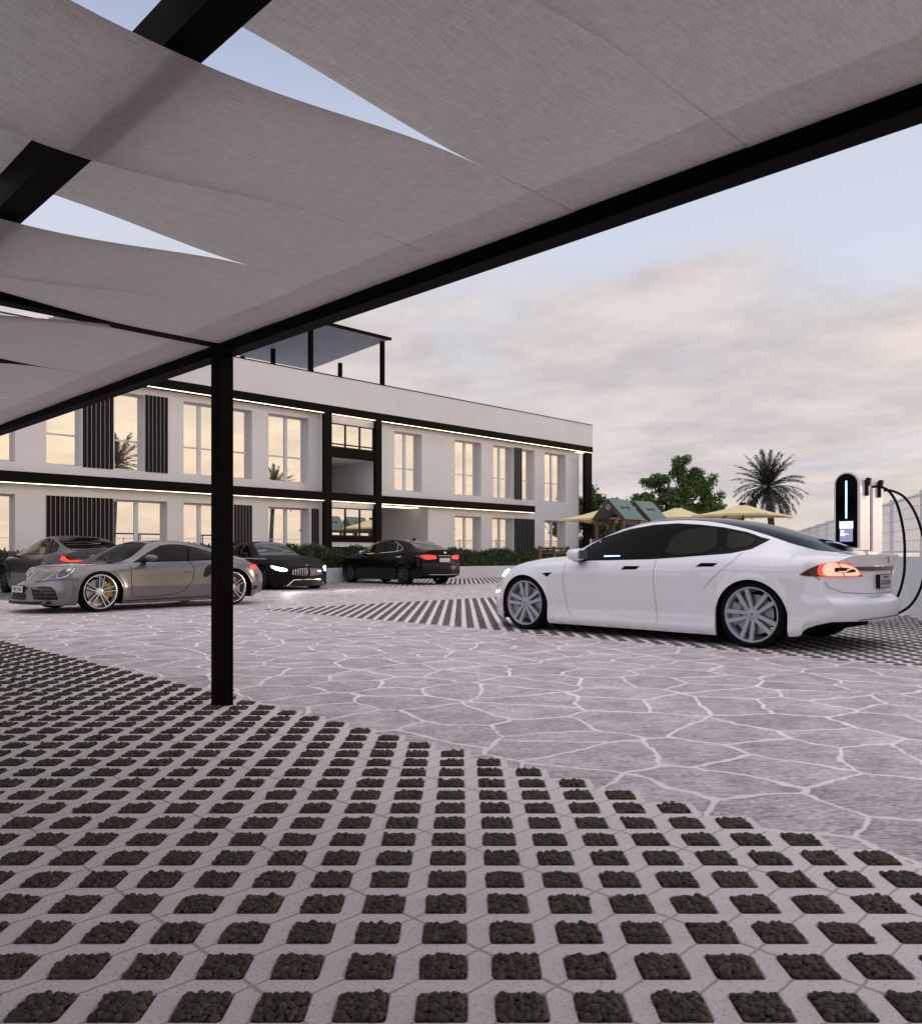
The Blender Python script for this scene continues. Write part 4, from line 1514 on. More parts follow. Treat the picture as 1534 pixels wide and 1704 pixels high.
wc.decal('quarter_window', [(-1.127, 1.195), (-1.276, 1.160), (-1.46, 1.100), (-1.357, 1.029), (-1.127, 0.991)], 'y', 0.72, (0.42, -0.91, 0.02), MT['glass_brown'], off=0.006, rnd=1)
wc.decal('glass_roof', [(0.98, 0.62), (0.60, 0.585), (0.1, 0.545), (-0.57, 0.53), (-1.0, 0.53), (-1.3, 0.535), (-1.68, 0.56), (-2.0, 0.59), (-2.15, 0.52), (-2.22, 0.30), (-2.24, 0), (-2.22, -0.30), (-2.15, -0.52), (-2.0, -0.59), (-1.68, -0.56), (-1.3, -0.535), (-1.0, -0.53), (-0.57, -0.53), (0.1, -0.545), (0.60, -0.585), (0.98, -0.62), (1.05, -0.3), (1.07, 0), (1.05, 0.3)], 'z', 3.0, (0, 0, -1), MT['gloss_black'], off=0.004, res=0.07, mirror=False)
for a, b_ in (((0.05, 0.775), (-0.19, 0.815)), ((-0.88, 0.815), (-1.13, 0.855))):
    (x1_, z1_), (x0_, z0_) = a, b_
    wc.decal('door_handle', [(x1_, z1_), (x1_ - 0.20, z1_ + 0.004), (x0_, z0_), (x0_ + 0.20, z0_ - 0.002)], 'y', 0.95, (0, -1, 0), MT['gloss_black'], off=0.003, res=0.03)
wc.decal('fender_badge', [(1.19, 0.718), (1.04, 0.728), (1.12, 0.672)], 'y', 0.95, (0, -1, 0), MT['gloss_black'], off=0.003, res=0.03)
for ln in ([(0.855, 0.85), (0.87, 0.70), (0.865, 0.55), (0.83, 0.30), (0.76, 0.20)], [(-0.38, 0.905), (-0.37, 0.7), (-0.39, 0.4), (-0.41, 0.20)], [(-1.36, 0.96), (-1.30, 0.88), (-1.18, 0.78), (-1.06, 0.68), (-0.98, 0.58)]):
    wc.line('shut_line', ln, 'y', 0.95, (0, -1, 0), 0.005, MT['seam'])
tl = wc.decal('tail_lamp', [(-1.923, 0.746), (-2.014, 0.806), (-2.128, 0.850), (-2.276, 0.872), (-2.385, 0.858), (-2.465, 0.812), (-2.504, 0.735), (-2.295, 0.731), (-2.014, 0.731)], 'y', 0.8, (0.33, -0.94, -0.01), MT['red_glass'], off=0.006, res=0.018)
wc.decal('lit_glow', [(-2.115, 0.852), (-2.276, 0.872), (-2.385, 0.858), (-2.465, 0.812), (-2.500, 0.737), (-2.295, 0.733), (-2.10, 0.733), (-2.09, 0.80)], 'y', 0.8, (0.33, -0.94, -0.01), MT['red_lit'], parent=tl, off=0.0085, res=0.018, rnd=1)
wc.decal('lit_ring', [(-2.165, 0.852), (-2.276, 0.862), (-2.375, 0.849), (-2.448, 0.808), (-2.482, 0.742), (-2.295, 0.739), (-2.150, 0.739), (-2.135, 0.80)], 'y', 0.8, (0.33, -0.94, -0.01), MT['red_hot'], parent=tl, off=0.014, res=0.018, rnd=1)
wc.decal('lamp_core', [(-2.235, 0.822), (-2.33, 0.826), (-2.42, 0.808), (-2.44, 0.785), (-2.40, 0.772), (-2.245, 0.770)], 'y', 0.8, (0.33, -0.94, -0.01), MT['red_glass'], parent=tl, off=0.017, res=0.018, rnd=1)
wc.line('lamp_seam', [(-2.275, 0.868), (-2.31, 0.80), (-2.33, 0.736)], 'y', 0.8, (0.33, -0.94, -0.01), 0.008, MT['red_glass'], parent=tl, off=0.0155)
wc.line('lamp_core_light', [(-2.395, 0.812), (-2.36, 0.80), (-2.345, 0.783), (-2.27, 0.781)], 'y', 0.8, (0.33, -0.94, -0.01), 0.010, MT['red_hot'], parent=tl, off=0.0185)
wc.decal('boot_trim', [(0.70, 0.822), (0.3, 0.828), (0, 0.829), (-0.3, 0.828), (-0.70, 0.822), (-0.70, 0.790), (-0.3, 0.783), (0, 0.782), (0.3, 0.783), (0.70, 0.790)], 'x', -2.6, (1, 0, 0), MT['darkchrome'], off=0.010, res=0.04, mirror=False)
wc.line('shut_line', [(0.86, 0.735), (0.80, 0.63), (0.66, 0.575), (0.3, 0.56), (0, 0.558), (-0.3, 0.56), (-0.66, 0.575), (-0.80, 0.63), (-0.86, 0.735)], 'x', -2.6, (1, 0, 0), 0.006, MT['seam'], mirror=False)
wc.decal('diffuser', [(0.80, 0.19), (0.66, 0.27), (0.52, 0.318), (0, 0.325), (-0.52, 0.318), (-0.66, 0.27), (-0.80, 0.19), (-0.5, 0.165), (0, 0.16), (0.5, 0.165)], 'x', -2.6, (1, 0, 0), MT['plastic'], off=0.012, res=0.025, mirror=False)
plate(wc, -2.6, 0, 0.675, 0.30, 0.125, 1, 'plate_us', [('CALIFORNIA', 0.026, 0.043), ('7GXK318', 0.066, -0.010)], 0.03)
# boot emblem: a slim letter T
hit, nn_ = wc.cast(Vector((-2.6, 0, 0.885)), Vector((1, 0, 0)))
text_mesh('emblem', 'T', 0.085, MT['darkchrome'], wc.root, face_matrix(hit + Vector((-0.022, 0, 0)), (-1, 0, 0)), 0.004)
hl = wc.decal('head_lamp', [(2.075, 0.622), (2.035, 0.672), (1.96, 0.722), (1.865, 0.752), (1.89, 0.705), (1.97, 0.658)], 'y', 0.8, (0.50, -0.86, -0.02), MT['head'], off=0.012, res=0.016)
wc.line('fog_lamp', [(2.23, 0.43), (2.235, 0.50)], 'y', 0.72, (0.66, -0.75, -0.02), 0.012, MT['headcool'], off=0.006)
wc.decal('grille', [(0.55, 0.20), (0.62, 0.27), (0.4, 0.30), (-0.4, 0.30), (-0.62, 0.27), (-0.55, 0.20)], 'x', 2.8, (-1, 0, 0), MT['plastic'], off=0.003, mirror=False)
mirror_part(wc, (0.62, 1.03, 0.945), (0.115, 0.105, 0.072), MT['white_pearl'], MT['gloss_black'], MT['glass_lit'])
kw_ = wheel_kit(0.338, 0.283, 0.26, 'pair', 'rimgrey', 'rimgrey', (0.0, 0.0), 'silvercal')
put_wheels(wc, kw_, (1.49, -1.49), 0.955, 0.338, 0.1)
for o in [c for c in wc.root.children if c.name.startswith('wheel')]:
    text_mesh('hub_emblem', 'T', 0.045, MT['rimblack'], o, face_matrix((0, -0.020, 0), (0, 1, 0)), 0.001)
# small blue glowing strip laid on the door glass
wc.decal('dash_light', [(0.42, 0.922), (0.42, 0.935), (0.20, 0.938), (0.20, 0.928)], 'y', 0.72, (0.51, -0.86, 0.04), MT['blue_led'], off=0.0085, res=0.03, mirror=False)

# ---------------- silver grey rear engined coupe crossing the yard
SP = dict(
    L0=-2.27, L1=2.40, zm=0.50, lf=0.58, lr=0.56, bowf=0.36, bowr=0.28, powf=2.2, powr=2.6, flare=0.030, tuck=0.05, cove=0.018, rmid=0.16, rbelt=0.07, rrail=0.09, crown=0.62,
    slopef=[(0.0, 0.03), (0.16, 0.0), (0.24, 0.03), (0.36, 0.045), (0.46, 0.09), (0.6, 0.2), (0.9, 0.4)],
    sloper=[(0.1, 0.12), (0.22, 0.03), (0.42, 0.0), (0.58, 0.01), (0.66, 0.06), (0.76, 0.12), (0.9, 0.18), (1.1, 0.2)],
    arches=[(1.29, 0.295, 0.385), (-1.30, 0.30, 0.395)],
    roof=[(-2.27, 0.81), (-2.05, 0.865), (-1.85, 0.915), (-1.55, 1.0), (-1.23, 1.08), (-0.95, 1.15), (-0.72, 1.195), (-0.45, 1.222), (-0.2, 1.225), (0.05, 1.215), (0.25, 1.185), (0.45, 1.13), (0.70, 1.01), (1.03, 0.81), (1.2, 0.752), (1.6, 0.715), (1.85, 0.655), (2.05, 0.555), (2.18, 0.48), (2.26, 0.435)],
    rail=[(-2.27, 0.76), (-2.1, 0.80), (-1.87, 0.85), (-1.54, 0.935), (-1.2, 1.03), (-0.95, 1.105), (-0.7, 1.155), (-0.4, 1.190), (-0.11, 1.195), (0.07, 1.165), (0.24, 1.095), (0.41, 0.99), (0.60, 0.870), (0.80, 0.812), (1.0, 0.804), (1.3, 0.797), (1.55, 0.780), (1.7, 0.748), (1.84, 0.675), (1.96, 0.575), (2.08, 0.485), (2.18, 0.43), (2.26, 0.395)],
    wr=[(-2.27, 0.62), (-1.9, 0.60), (-1.5, 0.56), (-0.95, 0.53), (-0.4, 0.545), (0.07, 0.56), (0.41, 0.60), (0.7, 0.65), (1.0, 0.665), (1.6, 0.67), (1.95, 0.665), (2.12, 0.60), (2.26, 0.48)],
    belt=[(-2.27, 0.64), (-2.1, 0.70), (-1.7, 0.80), (-1.3, 0.845), (-0.91, 0.845), (-0.47, 0.83), (0.07, 0.815), (0.6, 0.805), (1.0, 0.775), (1.3, 0.76), (1.6, 0.70), (1.85, 0.57), (2.0, 0.48), (2.2, 0.41), (2.40, 0.35)],
    wb=[(-2.27, 0.72), (-2.0, 0.83), (-1.5, 0.895), (-1.2, 0.90), (-0.9, 0.865), (-0.5, 0.825), (0.2, 0.815), (0.7, 0.83), (1.0, 0.855), (1.3, 0.875), (1.7, 0.865), (1.95, 0.84), (2.2, 0.76), (2.40, 0.60)],
    wm=[(-2.27, 0.80), (-1.95, 0.91), (-1.5, 0.965), (-1.2, 0.965), (-0.8, 0.925), (-0.4, 0.905), (0.4, 0.90), (0.8, 0.915), (1.3, 0.945), (1.7, 0.935), (1.95, 0.91), (2.2, 0.84), (2.40, 0.68)],
    sill=[(-2.27, 0.22), (-1.9, 0.155), (-1.7, 0.14), (-0.8, 0.115), (0.8, 0.11), (1.7, 0.125), (2.2, 0.125), (2.40, 0.14)])
for k_ in ('belt', 'wb', 'wm', 'sill'):      # shorten the front overhang
    SP[k_] = [(1.70 + (x - 1.70) * 0.80 if x > 1.70 else x, v) for x, v in SP[k_]]
SP['L1'] = 1.70 + (2.40 - 1.70) * 0.80
pc = Car('coupe_car', 'silver grey two door coupe with yellow brake calipers driving across the stone paving', (6.51, 14.81, 0), 185.83, SP, MT['grey_paint'])
dl = (-0.52, -0.855, 0.0)
wt_ = pc.decal('window_trim', [(0.61, 0.815), (0.07, 0.826), (-0.47, 0.835), (-0.95, 0.85), (-1.16, 0.875), (-1.22, 0.905), (-0.98, 0.995), (-0.63, 1.090), (-0.37, 1.133), (-0.11, 1.143), (0.10, 1.112), (0.34, 0.983), (0.52, 0.865)], 'y', 0.70, dl, MT['gloss_black'], off=0.003, res=0.04)
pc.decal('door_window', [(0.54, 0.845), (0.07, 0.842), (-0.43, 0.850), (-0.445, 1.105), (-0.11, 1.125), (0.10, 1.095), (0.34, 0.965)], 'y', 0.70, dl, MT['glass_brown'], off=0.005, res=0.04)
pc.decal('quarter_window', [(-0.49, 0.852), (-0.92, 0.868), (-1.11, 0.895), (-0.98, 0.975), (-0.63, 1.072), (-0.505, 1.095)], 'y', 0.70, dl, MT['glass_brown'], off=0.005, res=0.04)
pc.decal('windscreen', [(1.04, 0.56), (0.98, 0.66), (0.62, 0.60), (0.34, 0.52), (0.22, 0.46), (0.19, 0), (0.22, -0.46), (0.34, -0.52), (0.62, -0.60), (0.98, -0.66), (1.04, -0.56), (1.09, 0)], 'z', 3.0, (0, 0, -1), MT['glass'], off=0.004, res=0.05, mirror=False)
pc.decal('rear_window', [(-0.75, 0.40), (-1.0, 0.45), (-1.5, 0.46), (-1.6, 0.3), (-1.62, 0), (-1.6, -0.3), (-1.5, -0.46), (-1.0, -0.45), (-0.75, -0.40), (-0.72, 0)], 'z', 3.0, (0, 0, -1), MT['glass'], off=0.004, res=0.06, mirror=False)
pl_ = pc.decal('head_lamp', [(1.925, 0.560), (1.895, 0.630), (1.79, 0.735), (1.70, 0.765), (1.615, 0.762), (1.625, 0.69), (1.72, 0.605), (1.84, 0.558)], 'y', 0.7, (-0.43, -0.9, 0), MT['lamp_dark'], off=0.008, res=0.022, rnd=1)
pc.line('lamp_bezel', [(1.912, 0.580), (1.89, 0.640), (1.79, 0.738), (1.69, 0.768), (1.612, 0.752), (1.64, 0.68), (1.73, 0.603), (1.84, 0.563), (1.895, 0.562), (1.912, 0.580)], 'y', 0.7, (-0.43, -0.9, 0), 0.013, MT['chrome'], parent=pl_, off=0.011)
pc.decal('lamp_reflector', [(1.76, 0.70), (1.69, 0.735), (1.66, 0.70), (1.73, 0.655)], 'y', 0.7, (-0.43, -0.9, 0), MT['chrome'], parent=pl_, off=0.012, res=0.02, rnd=1)
it_ = pc.decal('air_intake', [(0.33, 0.415), (0.72, 0.45), (1.05, 0.448), (1.16, 0.40), (1.28, 0.25), (0.85, 0.225), (0.42, 0.225)], 'x', 2.15, (-0.42, -0.91, -0.05), MT['plastic'], off=0.003, res=0.035)
for zz in (0.29, 0.345, 0.395):
    pc.line('intake_slat', [(0.42, zz - 0.012), (0.80, zz), (1.19, zz + 0.004)], 'x', 2.15, (-0.42, -0.91, -0.05), 0.016, MT['rimdark'], parent=it_, off=0.006)
pc.decal('centre_intake', [(0.26, 0.215), (0.26, 0.315), (0, 0.325), (-0.26, 0.315), (-0.26, 0.215)], 'x', 2.8, (-1, 0, 0), MT['plastic'], off=0.003, res=0.04, mirror=False)
pc.line('front_lip', [(0.70, 0.175), (0.4, 0.165), (0, 0.163), (-0.4, 0.165), (-0.70, 0.175)], 'x', 2.8, (-1, 0, 0), 0.05, MT['plastic'], off=0.006, mirror=False, parent=pc.root)
plate(pc, 2.8, 0.0, 0.385, 0.40, 0.105, -1, 'plate', [('MK·7183', 0.085, -0.004)], 0.015)
pc.line('shut_line', [(2.30, 0.500), (2.08, 0.525), (1.86, 0.54), (1.62, 0.55)], 'y', 0.8, (-0.42, -0.91, 0), 0.008, MT['under'])
pc.line('shut_line', [(-0.39, 0.835), (-0.47, 0.78), (-0.50, 0.70), (-0.45, 0.49), (-0.30, 0.32), (-0.12, 0.25), (0.23, 0.222), (0.72, 0.222), (0.735, 0.5), (0.72, 0.79)], 'y', 0.9, (0, -1, 0), 0.009, MT['under'])
pc.line('shut_line', [(0.86, 0.162), (-0.80, 0.178)], 'y', 0.9, (0, -1, 0), 0.012, MT['under'])
pc.line('bonnet_slot', [(1.95, 0.30), (1.78, 0.40), (1.62, 0.43)], 'z', 3, (0, 0, -1), 0.03, MT['chrome'], off=0.003)
pc.decal('door_handle', [(-0.27, 0.648), (-0.42, 0.652), (-0.41, 0.632), (-0.30, 0.625)], 'y', 0.9, (0, -1, 0), MT['dark_grey'], off=0.012, thick=0.02, res=0.03, rnd=1)
pc.decal('side_intake', [(-0.66, 0.54), (-0.70, 0.68), (-0.77, 0.75), (-0.86, 0.77), (-0.90, 0.70), (-0.84, 0.60), (-0.74, 0.54)], 'y', 0.9, (0, -1, 0), MT['plastic'], off=0.003, res=0.03, rnd=1)
tp_ = pc.decal('tail_lamp', [(-1.80, 0.745), (-1.99, 0.762), (-2.03, 0.712), (-1.985, 0.678), (-1.80, 0.695)], 'y', 0.75, (-0.6, -0.8, 0), MT['red_lit'], off=0.006, res=0.03)
pc.line('tail_strip', [(0.66, 0.735), (0.3, 0.742), (0, 0.744), (-0.3, 0.742), (-0.66, 0.735)], 'x', -2.6, (1, 0, 0), 0.03, MT['red_dim'], off=0.006, mirror=False, parent=pc.root)
pc.decal('rear_vent', [(-1.855, 0.355), (-1.95, 0.358), (-1.94, 0.275), (-1.83, 0.262)], 'y', 0.8, (-0.6, -0.8, 0), MT['plastic'], off=0.003, res=0.03)
pc.decal('diffuser', [(0.62, 0.24), (0.5, 0.34), (-0.5, 0.34), (-0.62, 0.24), (0, 0.225)], 'x', -2.7, (1, 0, 0), MT['plastic'], off=0.003, mirror=False)
mirror_part(pc, (0.43, 0.985, 0.90), (0.085, 0.115, 0.052), MT['grey_paint'], MT['plastic'], MT['glass_lit'])
sp_ = MB()                                                    # raised rear wing
sp_.prism([(-2.33, 0.858), (-2.26, 0.888), (-2.08, 0.884), (-2.04, 0.872), (-2.2, 0.856)], 'y', -0.60, 0.60)
sp_.v = [(x, y, z) for x, y, z in sp_.v]
sp_.build('rear_wing', MT['grey_paint'], pc.root, bevel=0.008)
sb_ = MB(); sb_.box(-2.16, -2.06, 0.28, 0.36, 0.80, 0.87); sb_.build('wing_strut', MT['plastic'], pc.root)
sb_ = MB(); sb_.box(-2.16, -2.06, -0.36, -0.28, 0.80, 0.87); sb_.build('wing_strut', MT['plastic'], pc.root)
kp_ = wheel_kit(0.335, 0.288, 0.27, 'pair_thin', 'rimblack', 'bright', (PI + 0.25, 0.0), 'yellow')
kp_['brake_caliper'] = (kp_['brake_caliper'][0], (PI - 0.15, 0.0))
put_wheels(pc, kp_, (1.29, -1.30), 0.925, 0.335, 0.0)

# ---------------- slate grey four door coupe parked behind it
SB = dict(
    L0=-2.42, L1=2.50, zm=0.62, lf=0.56, lr=0.52, bowf=0.34, bowr=0.24, flare=0.016, tuck=0.05, cove=0.022, rmid=0.14, rbelt=0.05, rrail=0.07, crown=0.6,
    slopef=[(0.0, 0.06), (0.2, 0.0), (0.6, 0.0), (0.75, 0.05), (0.95, 0.15)],
    sloper=[(0.1, 0.18), (0.3, 0.02), (0.5, 0.0), (0.68, 0.03), (0.9, 0.05), (1.05, 0.0), (1.2, 0.0)],
    arches=[(1.56, 0.33, 0.385), (-1.44, 0.33, 0.385)],
    roof=[(-2.42, 1.05), (-2.2, 1.075), (-1.95, 1.10), (-1.75, 1.17), (-1.4, 1.31), (-1.1, 1.385), (-0.6, 1.42), (-0.2, 1.40), (0.2, 1.31), (0.7, 1.12), (1.1, 0.985), (1.6, 0.93), (2.1, 0.85), (2.4, 0.76), (2.50, 0.70)],
    rail=[(-2.42, 1.02), (-2.1, 1.05), (-1.8, 1.14), (-1.45, 1.27), (-1.1, 1.345), (-0.6, 1.375), (-0.1, 1.33), (0.47, 1.18), (0.8, 1.06), (1.1, 0.965), (1.6, 0.92), (2.1, 0.83), (2.4, 0.73), (2.50, 0.67)],
    wr=[(-2.42, 0.64), (-2.0, 0.66), (-1.6, 0.63), (-0.6, 0.59), (0.2, 0.61), (0.8, 0.68), (1.1, 0.73), (1.8, 0.68), (2.50, 0.54)],
    belt=[(-2.42, 0.93), (-2.1, 0.965), (-1.6, 0.985), (-1.0, 0.975), (0, 0.95), (0.9, 0.92), (1.5, 0.87), (2.0, 0.78), (2.4, 0.65), (2.50, 0.60)],
    wb=[(-2.42, 0.80), (-2.1, 0.88), (-1.5, 0.915), (-0.8, 0.885), (0.6, 0.895), (1.4, 0.90), (2.0, 0.83), (2.50, 0.64)],
    wm=[(-2.42, 0.85), (-2.1, 0.93), (-1.5, 0.965), (-0.8, 0.94), (0.6, 0.94), (1.5, 0.955), (2.0, 0.90), (2.50, 0.71)],
    sill=[(-2.42, 0.30), (-2.1, 0.20), (-1.0, 0.13), (1.0, 0.13), (2.50, 0.16)])
bc = Car('gran_coupe_car', 'slate grey four door coupe with glowing tail lamp parked behind the silver coupe', (7.30, 21.2, 0), 90, SB, MT['dark_grey'])
dl = (0.95, -0.31, 0.02)
bc.decal('window_trim', [(1.06, 0.945), (0.334, 1.185), (-0.227, 1.315), (-0.80, 1.350), (-1.398, 1.320), (-1.81, 1.175), (-1.68, 1.040), (-1.05, 0.985), (-0.30, 0.968)], 'y', 0.72, dl, MT['gloss_black'], off=0.003, res=0.05)
bc.decal('door_window', [(0.95, 0.975), (0.334, 1.165), (-0.227, 1.294), (-0.68, 1.326), (-0.40, 0.985)], 'y', 0.72, dl, MT['glass'], off=0.006, res=0.05)
bc.decal('door_window', [(-0.49, 0.988), (-0.90, 1.322), (-1.38, 1.300), (-1.76, 1.172), (-1.66, 1.060), (-1.057, 1.003)], 'y', 0.72, dl, MT['glass'], off=0.006, res=0.05)
bc.decal('rear_window', [(-1.12, 0.54), (-1.45, 0.60), (-1.9, 0.58), (-1.98, 0.4), (-2.0, 0), (-1.98, -0.4), (-1.9, -0.58), (-1.45, -0.60), (-1.12, -0.54), (-1.05, 0)], 'z', 3, (0, 0, -1), MT['glass'], off=0.004, res=0.06, mirror=False)
bc.decal('windscreen', [(1.05, 0.60), (0.95, 0.66), (0.4, 0.56), (0.1, 0.5), (0.05, 0), (0.1, -0.5), (0.4, -0.56), (0.95, -0.66), (1.05, -0.6), (1.12, 0)], 'z', 3, (0, 0, -1), MT['glass'], off=0.004, res=0.07, mirror=False)
bt_ = bc.decal('tail_lamp', [(0.900, 0.830), (0.840, 0.942), (0.760, 0.925), (0.600, 0.892), (0.100, 0.875), (0.100, 0.805), (0.500, 0.780), (0.740, 0.788)], 'x', -2.3, (0.94, -0.34, 0), MT['red_glass'], off=0.006, res=0.04)
bc.decal('lit_strip', [(0.875, 0.835), (0.835, 0.932), (0.775, 0.922), (0.735, 0.860), (0.660, 0.835), (0.130, 0.837), (0.130, 0.812), (0.500, 0.790), (0.740, 0.798)], 'x', -2.3, (0.94, -0.34, 0), MT['red_lit'], parent=bt_, off=0.009, res=0.03)
bc.line('spoiler', [(0.55, 1.068), (0, 1.085), (-0.55, 1.068)], 'x', -3, (1, 0, 0), 0.03, MT['dark_grey'], off=0.012, mirror=False)
bc.decal('fender_vent', [(1.13, 0.70), (1.02, 0.72), (0.99, 0.40), (1.06, 0.34)], 'y', 0.93, (0, -1, 0), MT['plastic'], off=0.003, res=0.04)
for x in (-0.05, -1.10):
    bc.decal('door_handle', [(x, 0.842), (x - 0.22, 0.852), (x - 0.22, 0.872), (x, 0.862)], 'y', 0.93, (0, -1, 0), MT['dark_grey'], off=0.018, thick=0.02, res=0.04)
for ln in ([(0.98, 0.92), (1.0, 0.6), (0.9, 0.28)], [(-0.44, 0.96), (-0.45, 0.6), (-0.5, 0.26)], [(-1.42, 0.98), (-1.25, 0.80), (-1.05, 0.6)]):
    bc.line('shut_line', ln, 'y', 0.93, (0, -1, 0), 0.009, MT['under'])
bc.decal('bumper_trim', [(0.70, 0.22), (0.6, 0.42), (-0.6, 0.42), (-0.70, 0.22), (0, 0.20)], 'x', -3, (1, 0, 0), MT['plastic'], off=0.003, mirror=False)
mirror_part(bc, (0.58, 1.03, 0.985), (0.09, 0.115, 0.062), MT['black_paint'], MT['plastic'], MT['glass_lit'])
kb_ = wheel_kit(0.345, 0.285, 0.26, 'multi', 'rimblack', 'rimblack', (PI, 0.0), 'silvercal')
put_wheels(bc, kb_, (1.56, -1.44), 0.93, 0.345, 0.2)

# ---------------- black sports coupe, lamps lit, backed in
SM = dict(
    L0=-2.28, L1=2.24, zm=0.55, lf=0.54, lr=0.55, bowf=0.34, bowr=0.35, powf=2.2, flare=0.02, tuck=0.05, cove=0.02, rmid=0.15, rbelt=0.07, rrail=0.08, crown=0.6,
    slopef=[(0.0, 0.06), (0.12, 0.0), (0.35, 0.03), (0.5, 0.0), (0.62, 0.05), (0.9, 0.2)],
    sloper=[(0.1, 0.15), (0.4, 0.0), (0.7, 0.05), (0.95, 0.1), (1.2, 0.1)],
    arches=[(1.32, 0.32, 0.385), (-1.31, 0.32, 0.39)],
    roof=[(-2.28, 0.90), (-1.9, 0.98), (-1.5, 1.12), (-1.1, 1.24), (-0.6, 1.335), (-0.2, 1.355), (0.0, 1.345), (0.25, 1.29), (0.5, 1.175), (0.92, 0.965), (1.2, 0.935), (1.6, 0.875), (1.95, 0.79), (2.15, 0.70), (2.24, 0.64)],
    rail=[(-2.28, 0.84), (-1.8, 0.93), (-1.4, 1.06), (-1.0, 1.18), (-0.5, 1.285), (-0.1, 1.30), (0.2, 1.23), (0.5, 1.09), (0.75, 0.965), (0.95, 0.935), (1.3, 0.91), (1.6, 0.86), (1.9, 0.77), (2.1, 0.68), (2.24, 0.61)],
    wr=[(-2.28, 0.6), (-1.5, 0.56), (-0.6, 0.54), (0.1, 0.58), (0.6, 0.66), (0.95, 0.71), (1.6, 0.69), (2.24, 0.56)],
    belt=[(-2.28, 0.78), (-1.8, 0.86), (-1.2, 0.90), (0, 0.88), (0.9, 0.865), (1.4, 0.83), (1.8, 0.73), (2.1, 0.62), (2.24, 0.56)],
    wb=[(-2.28, 0.74), (-1.8, 0.87), (-1.3, 0.92), (-0.5, 0.87), (0.6, 0.885), (1.3, 0.915), (1.8, 0.875), (2.24, 0.68)],
    wm=[(-2.28, 0.80), (-1.8, 0.93), (-1.3, 0.975), (-0.5, 0.935), (0.6, 0.93), (1.3, 0.965), (1.8, 0.93), (2.24, 0.77)],
    sill=[(-2.28, 0.26), (-1.8, 0.16), (1.8, 0.11), (2.24, 0.10)])
mc = Car('sports_car', 'black sports coupe with lit white headlamps and toothed chrome grille, backed to the planter', (12.86, 21.0, 0), -90, SM, MT['matt_black'])
dl = (-0.84, 0.54, 0.01)
ws_ = mc.decal('windscreen', [(0.93, 0.60), (0.85, 0.69), (0.50, 0.60), (0.20, 0.52), (0.13, 0.44), (0.10, 0), (0.13, -0.44), (0.20, -0.52), (0.50, -0.60), (0.85, -0.69), (0.93, -0.60), (0.99, 0)], 'z', 3, (0, 0, -1), MT['glass_lit'], off=0.004, res=0.06, mirror=False)
mc.decal('door_window', [(0.55, 0.935), (0.40, 1.04), (0.05, 1.21), (-0.3, 1.245), (-0.7, 1.215), (-1.05, 1.09), (-1.1, 1.0), (-0.7, 0.95)], 'y', 0.75, (0, -1, 0), MT['glass'], off=0.004, res=0.05)
gm_ = mc.decal('grille', [(0.52, 0.44), (0.50, 0.55), (0.43, 0.585), (0, 0.605), (-0.43, 0.585), (-0.50, 0.55), (-0.52, 0.44), (-0.40, 0.385), (0, 0.365), (0.40, 0.385)], 'x', 2.8, (-1, 0, 0), MT['plastic'], off=0.003, res=0.04, mirror=False)[0]
for k in range(-7, 8):
    if k == 0: continue
    y = k * 0.066
    hgt = 1 - 0.18 * (abs(k) / 7) ** 2
    mc.line('grille_bar', [(y, 0.385 + 0.03 * (abs(k) / 7) ** 2), (y * 1.0, 0.49), (y * 0.985, 0.592 - 0.035 * (abs(k) / 7) ** 2)], 'x', 2.8, (-1, 0, 0), 0.017, MT['chrome'], parent=gm_, off=0.014, mirror=False)
hm_ = mc.decal('head_lamp', [(0.60, 0.530), (0.62, 0.575), (0.80, 0.640), (0.90, 0.650), (0.88, 0.600), (0.78, 0.535), (0.68, 0.505)], 'x', 2.8, (-1, 0, 0), MT['head'], off=0.006, res=0.03)
mc.line('bumper_chrome', [(0.88, 0.115), (0.62, 0.105), (0.43, 0.275), (0, 0.283), (-0.43, 0.275), (-0.62, 0.105), (-0.88, 0.115)], 'x', 2.8, (-1, 0, 0), 0.018, MT['chrome'], off=0.008, mirror=False, parent=mc.root)
mc.decal('lower_intake', [(0.60, 0.115), (0.42, 0.262), (0, 0.268), (-0.42, 0.262), (-0.60, 0.115), (0, 0.105)], 'x', 2.8, (-1, 0, 0), MT['plastic'], off=0.003, res=0.05, mirror=False)
hit, nn_ = mc.cast(Vector((2.8, 0, 0.665)), Vector((-1, 0, 0)))
em_ = MB(); em_.lathe_y([(0.0, 0.006), (0.018, 0.005), (0.022, 0.0), (0.022, -0.01)], 16)
eo_ = em_.build('emblem', MT['chrome'], mc.root); eo_.location = hit + nn_ * 0.004; eo_.rotation_euler = (0, 0, -PI / 2)
mirror_part(mc, (0.55, 1.0, 0.97), (0.08, 0.105, 0.055), MT['matt_black'], MT['plastic'], MT['glass_lit'])
mc.line('shut_line', [(0.62, 0.90), (0.66, 0.6), (0.6, 0.24)], 'y', 0.93, (0, -1, 0), 0.008, MT['under'])
mc.decal('tail_lamp', [(0.85, 0.70), (0.3, 0.73), (0.3, 0.78), (0.82, 0.77)], 'x', -3, (1, 0, 0), MT['red_glass'], off=0.005)
km_ = wheel_kit(0.335, 0.275, 0.27, 'multi', 'rimblack', 'rimblack', (PI, 0.0), 'silvercal')
put_wheels(mc, km_, (1.32, -1.31), 0.935, 0.335, 0.1)

